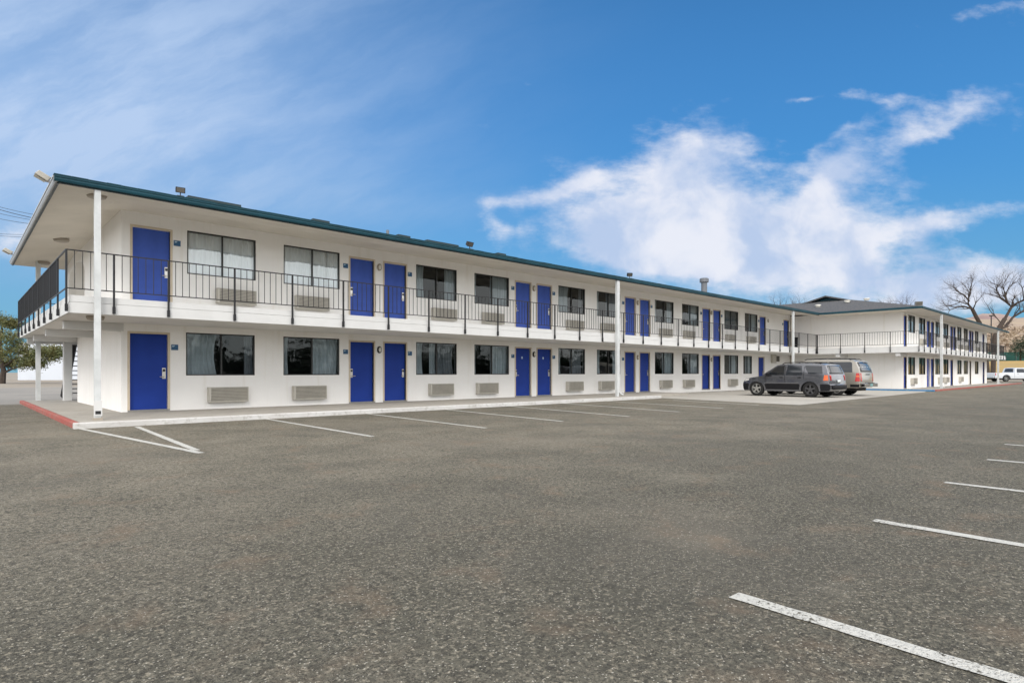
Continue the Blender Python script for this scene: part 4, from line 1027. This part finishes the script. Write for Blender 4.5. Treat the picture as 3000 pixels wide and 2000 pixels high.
bare_tree(tuple(at(2909, 1096, 93)), [([(2909, 1096), (2911, 1040), T(1950, 960), T(2000, 860), T(2090, 720)], .34, .30, 0),
    ([T(2090, 720), T(2180, 560), T(2110, 470), T(2090, 380), T(2060, 270), T(2100, 190)], .27, .05, 3), ([T(2180, 560), T(2260, 500), T(2352, 470), T(2440, 400)], .2, .08, 3),
    ([T(2000, 870), T(2100, 830), T(2200, 700), T(2352, 610), T(2460, 580)], .28, .12, 2), ([T(2160, 540), T(2030, 430), T(1970, 330), T(1990, 260), T(1900, 230)], .16, .04, 3),
    ([T(2040, 790), T(1960, 690), T(1890, 620), T(1850, 540)], .10, .03, 2), ([T(2100, 380), T(2150, 280), T(2220, 220)], .11, .03, 3), ([T(2352, 470), T(2330, 300), T(2260, 200)], .12, .03, 3), ([T(2300, 640), T(2290, 520), T(2200, 400)], .09, .03, 2)],
    93, 9, 'large forked bare tree at the right edge beside the far wing')
for (u, v0, v1, d, seed, lab) in ((2282, 930, 872, 150, 3, 'small bare treetop above the roof junction, left of the pair'), (2336, 930, 872, 150, 8, 'small bare treetop above the roof junction, right of the pair'),
                                  (2602, 905, 880, 170, 4, 'faint bare treetop over the far roof, left one'), (2650, 910, 875, 170, 6, 'faint bare treetop over the far roof, right one')):
    o_ = at(u, 1091, d); o_.z = 0; top = at(u, v0, d).z
    bare_tree(tuple(o_), [([(u, 1103), (u, 1000), (u + 2, v0)], .4, .22, 0), ([(u + 2, v0), (u - 8, (v0 + v1) / 2), (u - 16, v1 + 8)], .16, .04, 3), ([(u + 2, v0), (u + 4, (v0 + v1) / 2), (u + 6, v1 + 4)], .16, .04, 3), ([(u + 2, v0), (u + 14, (v0 + v1) / 2 + 4), (u + 22, v1 + 12)], .14, .04, 2)], d, seed, lab, 4, .55)

def conifer(loc, clumps, limbs, m, label, seed, leaf=.16, per=420, cat='tree'):
    root = empty('pine_tree', loc); tag(root, label, cat); rg = random.Random(seed)
    tr = MB()
    for pts, r0, r1 in limbs:
        n = len(pts); tr.tube([Vector(p) for p in pts], [r0 + (r1 - r0) * i / (n - 1) for i in range(n)], 7)
    tr.build('trunk', 'bark', root)
    cr = MB()
    for (c, rx, rz) in clumps:
        c = Vector(c)
        for _ in range(per):
            # tufts gather in sub-clusters for gaps and light and dark knots
            if _ % 14 == 0:
                v = Vector((rg.gauss(0, 1), rg.gauss(0, 1), rg.gauss(0, 1))).normalized() * rg.uniform(.35, 1.0) ; k_ = c + Vector((v.x * rx, v.y * rx, v.z * rz))
            p = k_ + Vector((rg.gauss(0, 1), rg.gauss(0, 1), rg.gauss(0, .8))) * leaf * 1.5
            a1 = Vector((rg.gauss(0, 1), rg.gauss(0, 1), rg.gauss(.5, .8))).normalized() * leaf * rg.uniform(.7, 1.6); a2 = a1.cross(Vector((rg.gauss(0, 1), rg.gauss(0, 1), rg.gauss(0, 1)))).normalized() * leaf * .22
            cr.quad(p - a2, p + a2, p + a1 + a2 * .2, p + a1 - a2 * .2)
    cr.build('crown', m, root); return root
# pine at the left edge
dP = 62
base = at(6, 1120, dP); base.z = -.05
def loc3(u, v, y=0): 
    q = at(u, v, dP + y) - base; return tuple(q)
cl = [(loc3(u, v, y), r, r * .62) for (u, v, y, r) in [(15, 945, 0, .9), (-15, 985, 1, 1.3), (35, 990, -.6, 1.1), (60, 1020, 0, 1.0), (10, 1035, -1.2, 1.3), (95, 1040, .4, .9), (130, 1030, -.3, .9), (155, 1042, .3, .75), (75, 1062, -.5, .8), (110, 1064, 0, .7), (165, 1028, 0, .55), (-40, 1030, 0, 1.5), (-60, 985, 0, 1.3), (-30, 930, 0, .9), (30, 1064, .8, .7), (45, 950, .5, .6)]]
lm = [([(0, 0, 0), loc3(10, 1085), loc3(5, 1050), loc3(0, 990), loc3(10, 940)], .30, .06), ([loc3(10, 1092), loc3(40, 1078), loc3(85, 1066), loc3(140, 1050)], .13, .03), ([loc3(8, 1075), loc3(45, 1050), loc3(100, 1042), loc3(160, 1035)], .11, .03),
      ([loc3(8, 1080), loc3(-30, 1050), loc3(-60, 1010)], .13, .04), ([loc3(5, 1055), loc3(35, 1020), loc3(55, 1000)], .1, .03)]
conifer(tuple(base), cl, lm, 'needle', 'broad olive green pine at the left edge behind the motel end', 4, leaf=.20, per=900)
dE = 128
be = at(2990, 1060, dE)
cl = [(tuple(at(u, v, dE + y) - be), r, r * .7) for (u, v, y, r) in [(2990, 1010, 0, 1.5), (3010, 1000, 0, 1.8), (2982, 1028, 0, 1.6), (3005, 1035, -1, 2.0), (3030, 1015, 0, 2.2), (3040, 1040, 0, 2)]]
conifer(tuple(be), cl, [([(0, 0, 0), (0, 0, 3.5)], .2, .05)], 'needle_dark', 'dark green bushy evergreen on the slope at the right edge', 12, leaf=.3)
# scattered brush on the hillside: nobody could count it
br = MB(); rg = random.Random(5)
for i in range(900):
    d = rg.uniform(140, 330); u = rg.uniform(2750, 3100); q = at(u, 1091, d); q.z = hill_z(d, u); s_ = rg.uniform(.5, 1.5)
    for j in range(9):
        o_ = q + Vector((rg.gauss(0, s_), rg.gauss(0, s_), abs(rg.gauss(0, s_ * .8)))); a1 = Vector((rg.gauss(0, 1), rg.gauss(0, 1), rg.gauss(0, 1))).normalized() * s_ * .5; a2 = a1.cross(Vector((rg.gauss(0, 1), .3, rg.gauss(0, 1)))).normalized() * s_ * .35
        br.quad(o_ - a1, o_ - a2, o_ + a1, o_ + a2)
tag(br.build('brush', 'brush'), 'dry scrub scattered over the hillside at the right', 'brush', kind='stuff')
wd = MB(); rg = random.Random(21)  # unseen trees invented behind the camera to darken the glass reflections
for i in range(230):
    X = -30 + i * .85 + rg.uniform(-.4, .4); Y = -62 + rg.uniform(-6, 6); big = noise.noise(Vector((i * .17, 4, 0))); H_ = 3.0 + 16 * max(0, big) + rg.uniform(0, 1.5)
    if big < -.28: continue
    for j in range(16):
        t = rg.random() ** .7; c = Vector((X + rg.gauss(0, 1.1), Y + rg.gauss(0, 1), .3 + t * H_)); r_ = .9 * (1.15 - t) + .25
        for _ in range(4):
            a1 = Vector((rg.gauss(0, 1), rg.gauss(0, 1), rg.gauss(0, 1))).normalized() * r_; a2 = a1.cross(Vector((rg.gauss(0, 1), .2, rg.gauss(0, 1)))).normalized() * r_ * .6
            q_ = c + Vector((rg.gauss(0, .5), rg.gauss(0, .5), rg.gauss(0, .5))); wd.quad(q_ - a1, q_ - a2, q_ + a1, q_ + a2)
tag(wd.build('unseen_trees', 'needle_dark'), 'added line of dark trees out of view, there to darken the window reflections', 'trees', kind='stuff')
# lamp pole behind the far wing
lp = empty('light_pole', tuple(at(2904, 1100, 88))); tag(lp, 'thin dark pole with a flat lamp head above the far roof', 'light pole')
lp.location = (0, 0, 0)
q0, q1 = at(2904, 1104, 110), at(2904, 924, 110)
MB().tube([(q0.x, q0.y, 0), tuple(q1)], .09, 8).build('pole', 'cable', lp)
h0 = at(2899, 925, 110); h1 = at(2912, 924, 110); MB().tube([tuple(h0), tuple(h1)], .12, 6).build('lamp_head', 'cable', lp)
# overhead cables at the left, from one pole out of the frame to the roof end
for i, (u0, v0, u1, v1, w) in enumerate([(-40, 596, 100, 626, .02), (-40, 603, 98, 636, .03), (-40, 616, 96, 642, .02), (-40, 633, 90, 653, .02), (-40, 682, 66, 684, .018), (-40, 687, 64, 691, .018)]):
    A = at(u0, v0, 60); B = at(u1 + 60, v1 + (v1 - v0) * 60 / (u1 - u0), 60); pts = []
    for j in range(9):
        t = j / 8; p = A.lerp(B, t); p.z -= .12 * math.sin(math.pi * t); pts.append(p)
    tag(MB().tube(pts, w, 5).build('cable', 'cable'), 'thin dark overhead cable left of the roof, %s from the top' % near_words[i], 'cable', 'overhead cables')

# ------------------------------------------------------------ render settings
scn.render.engine = 'CYCLES'
scn.cycles.max_bounces = 7; scn.cycles.transparent_max_bounces = 8
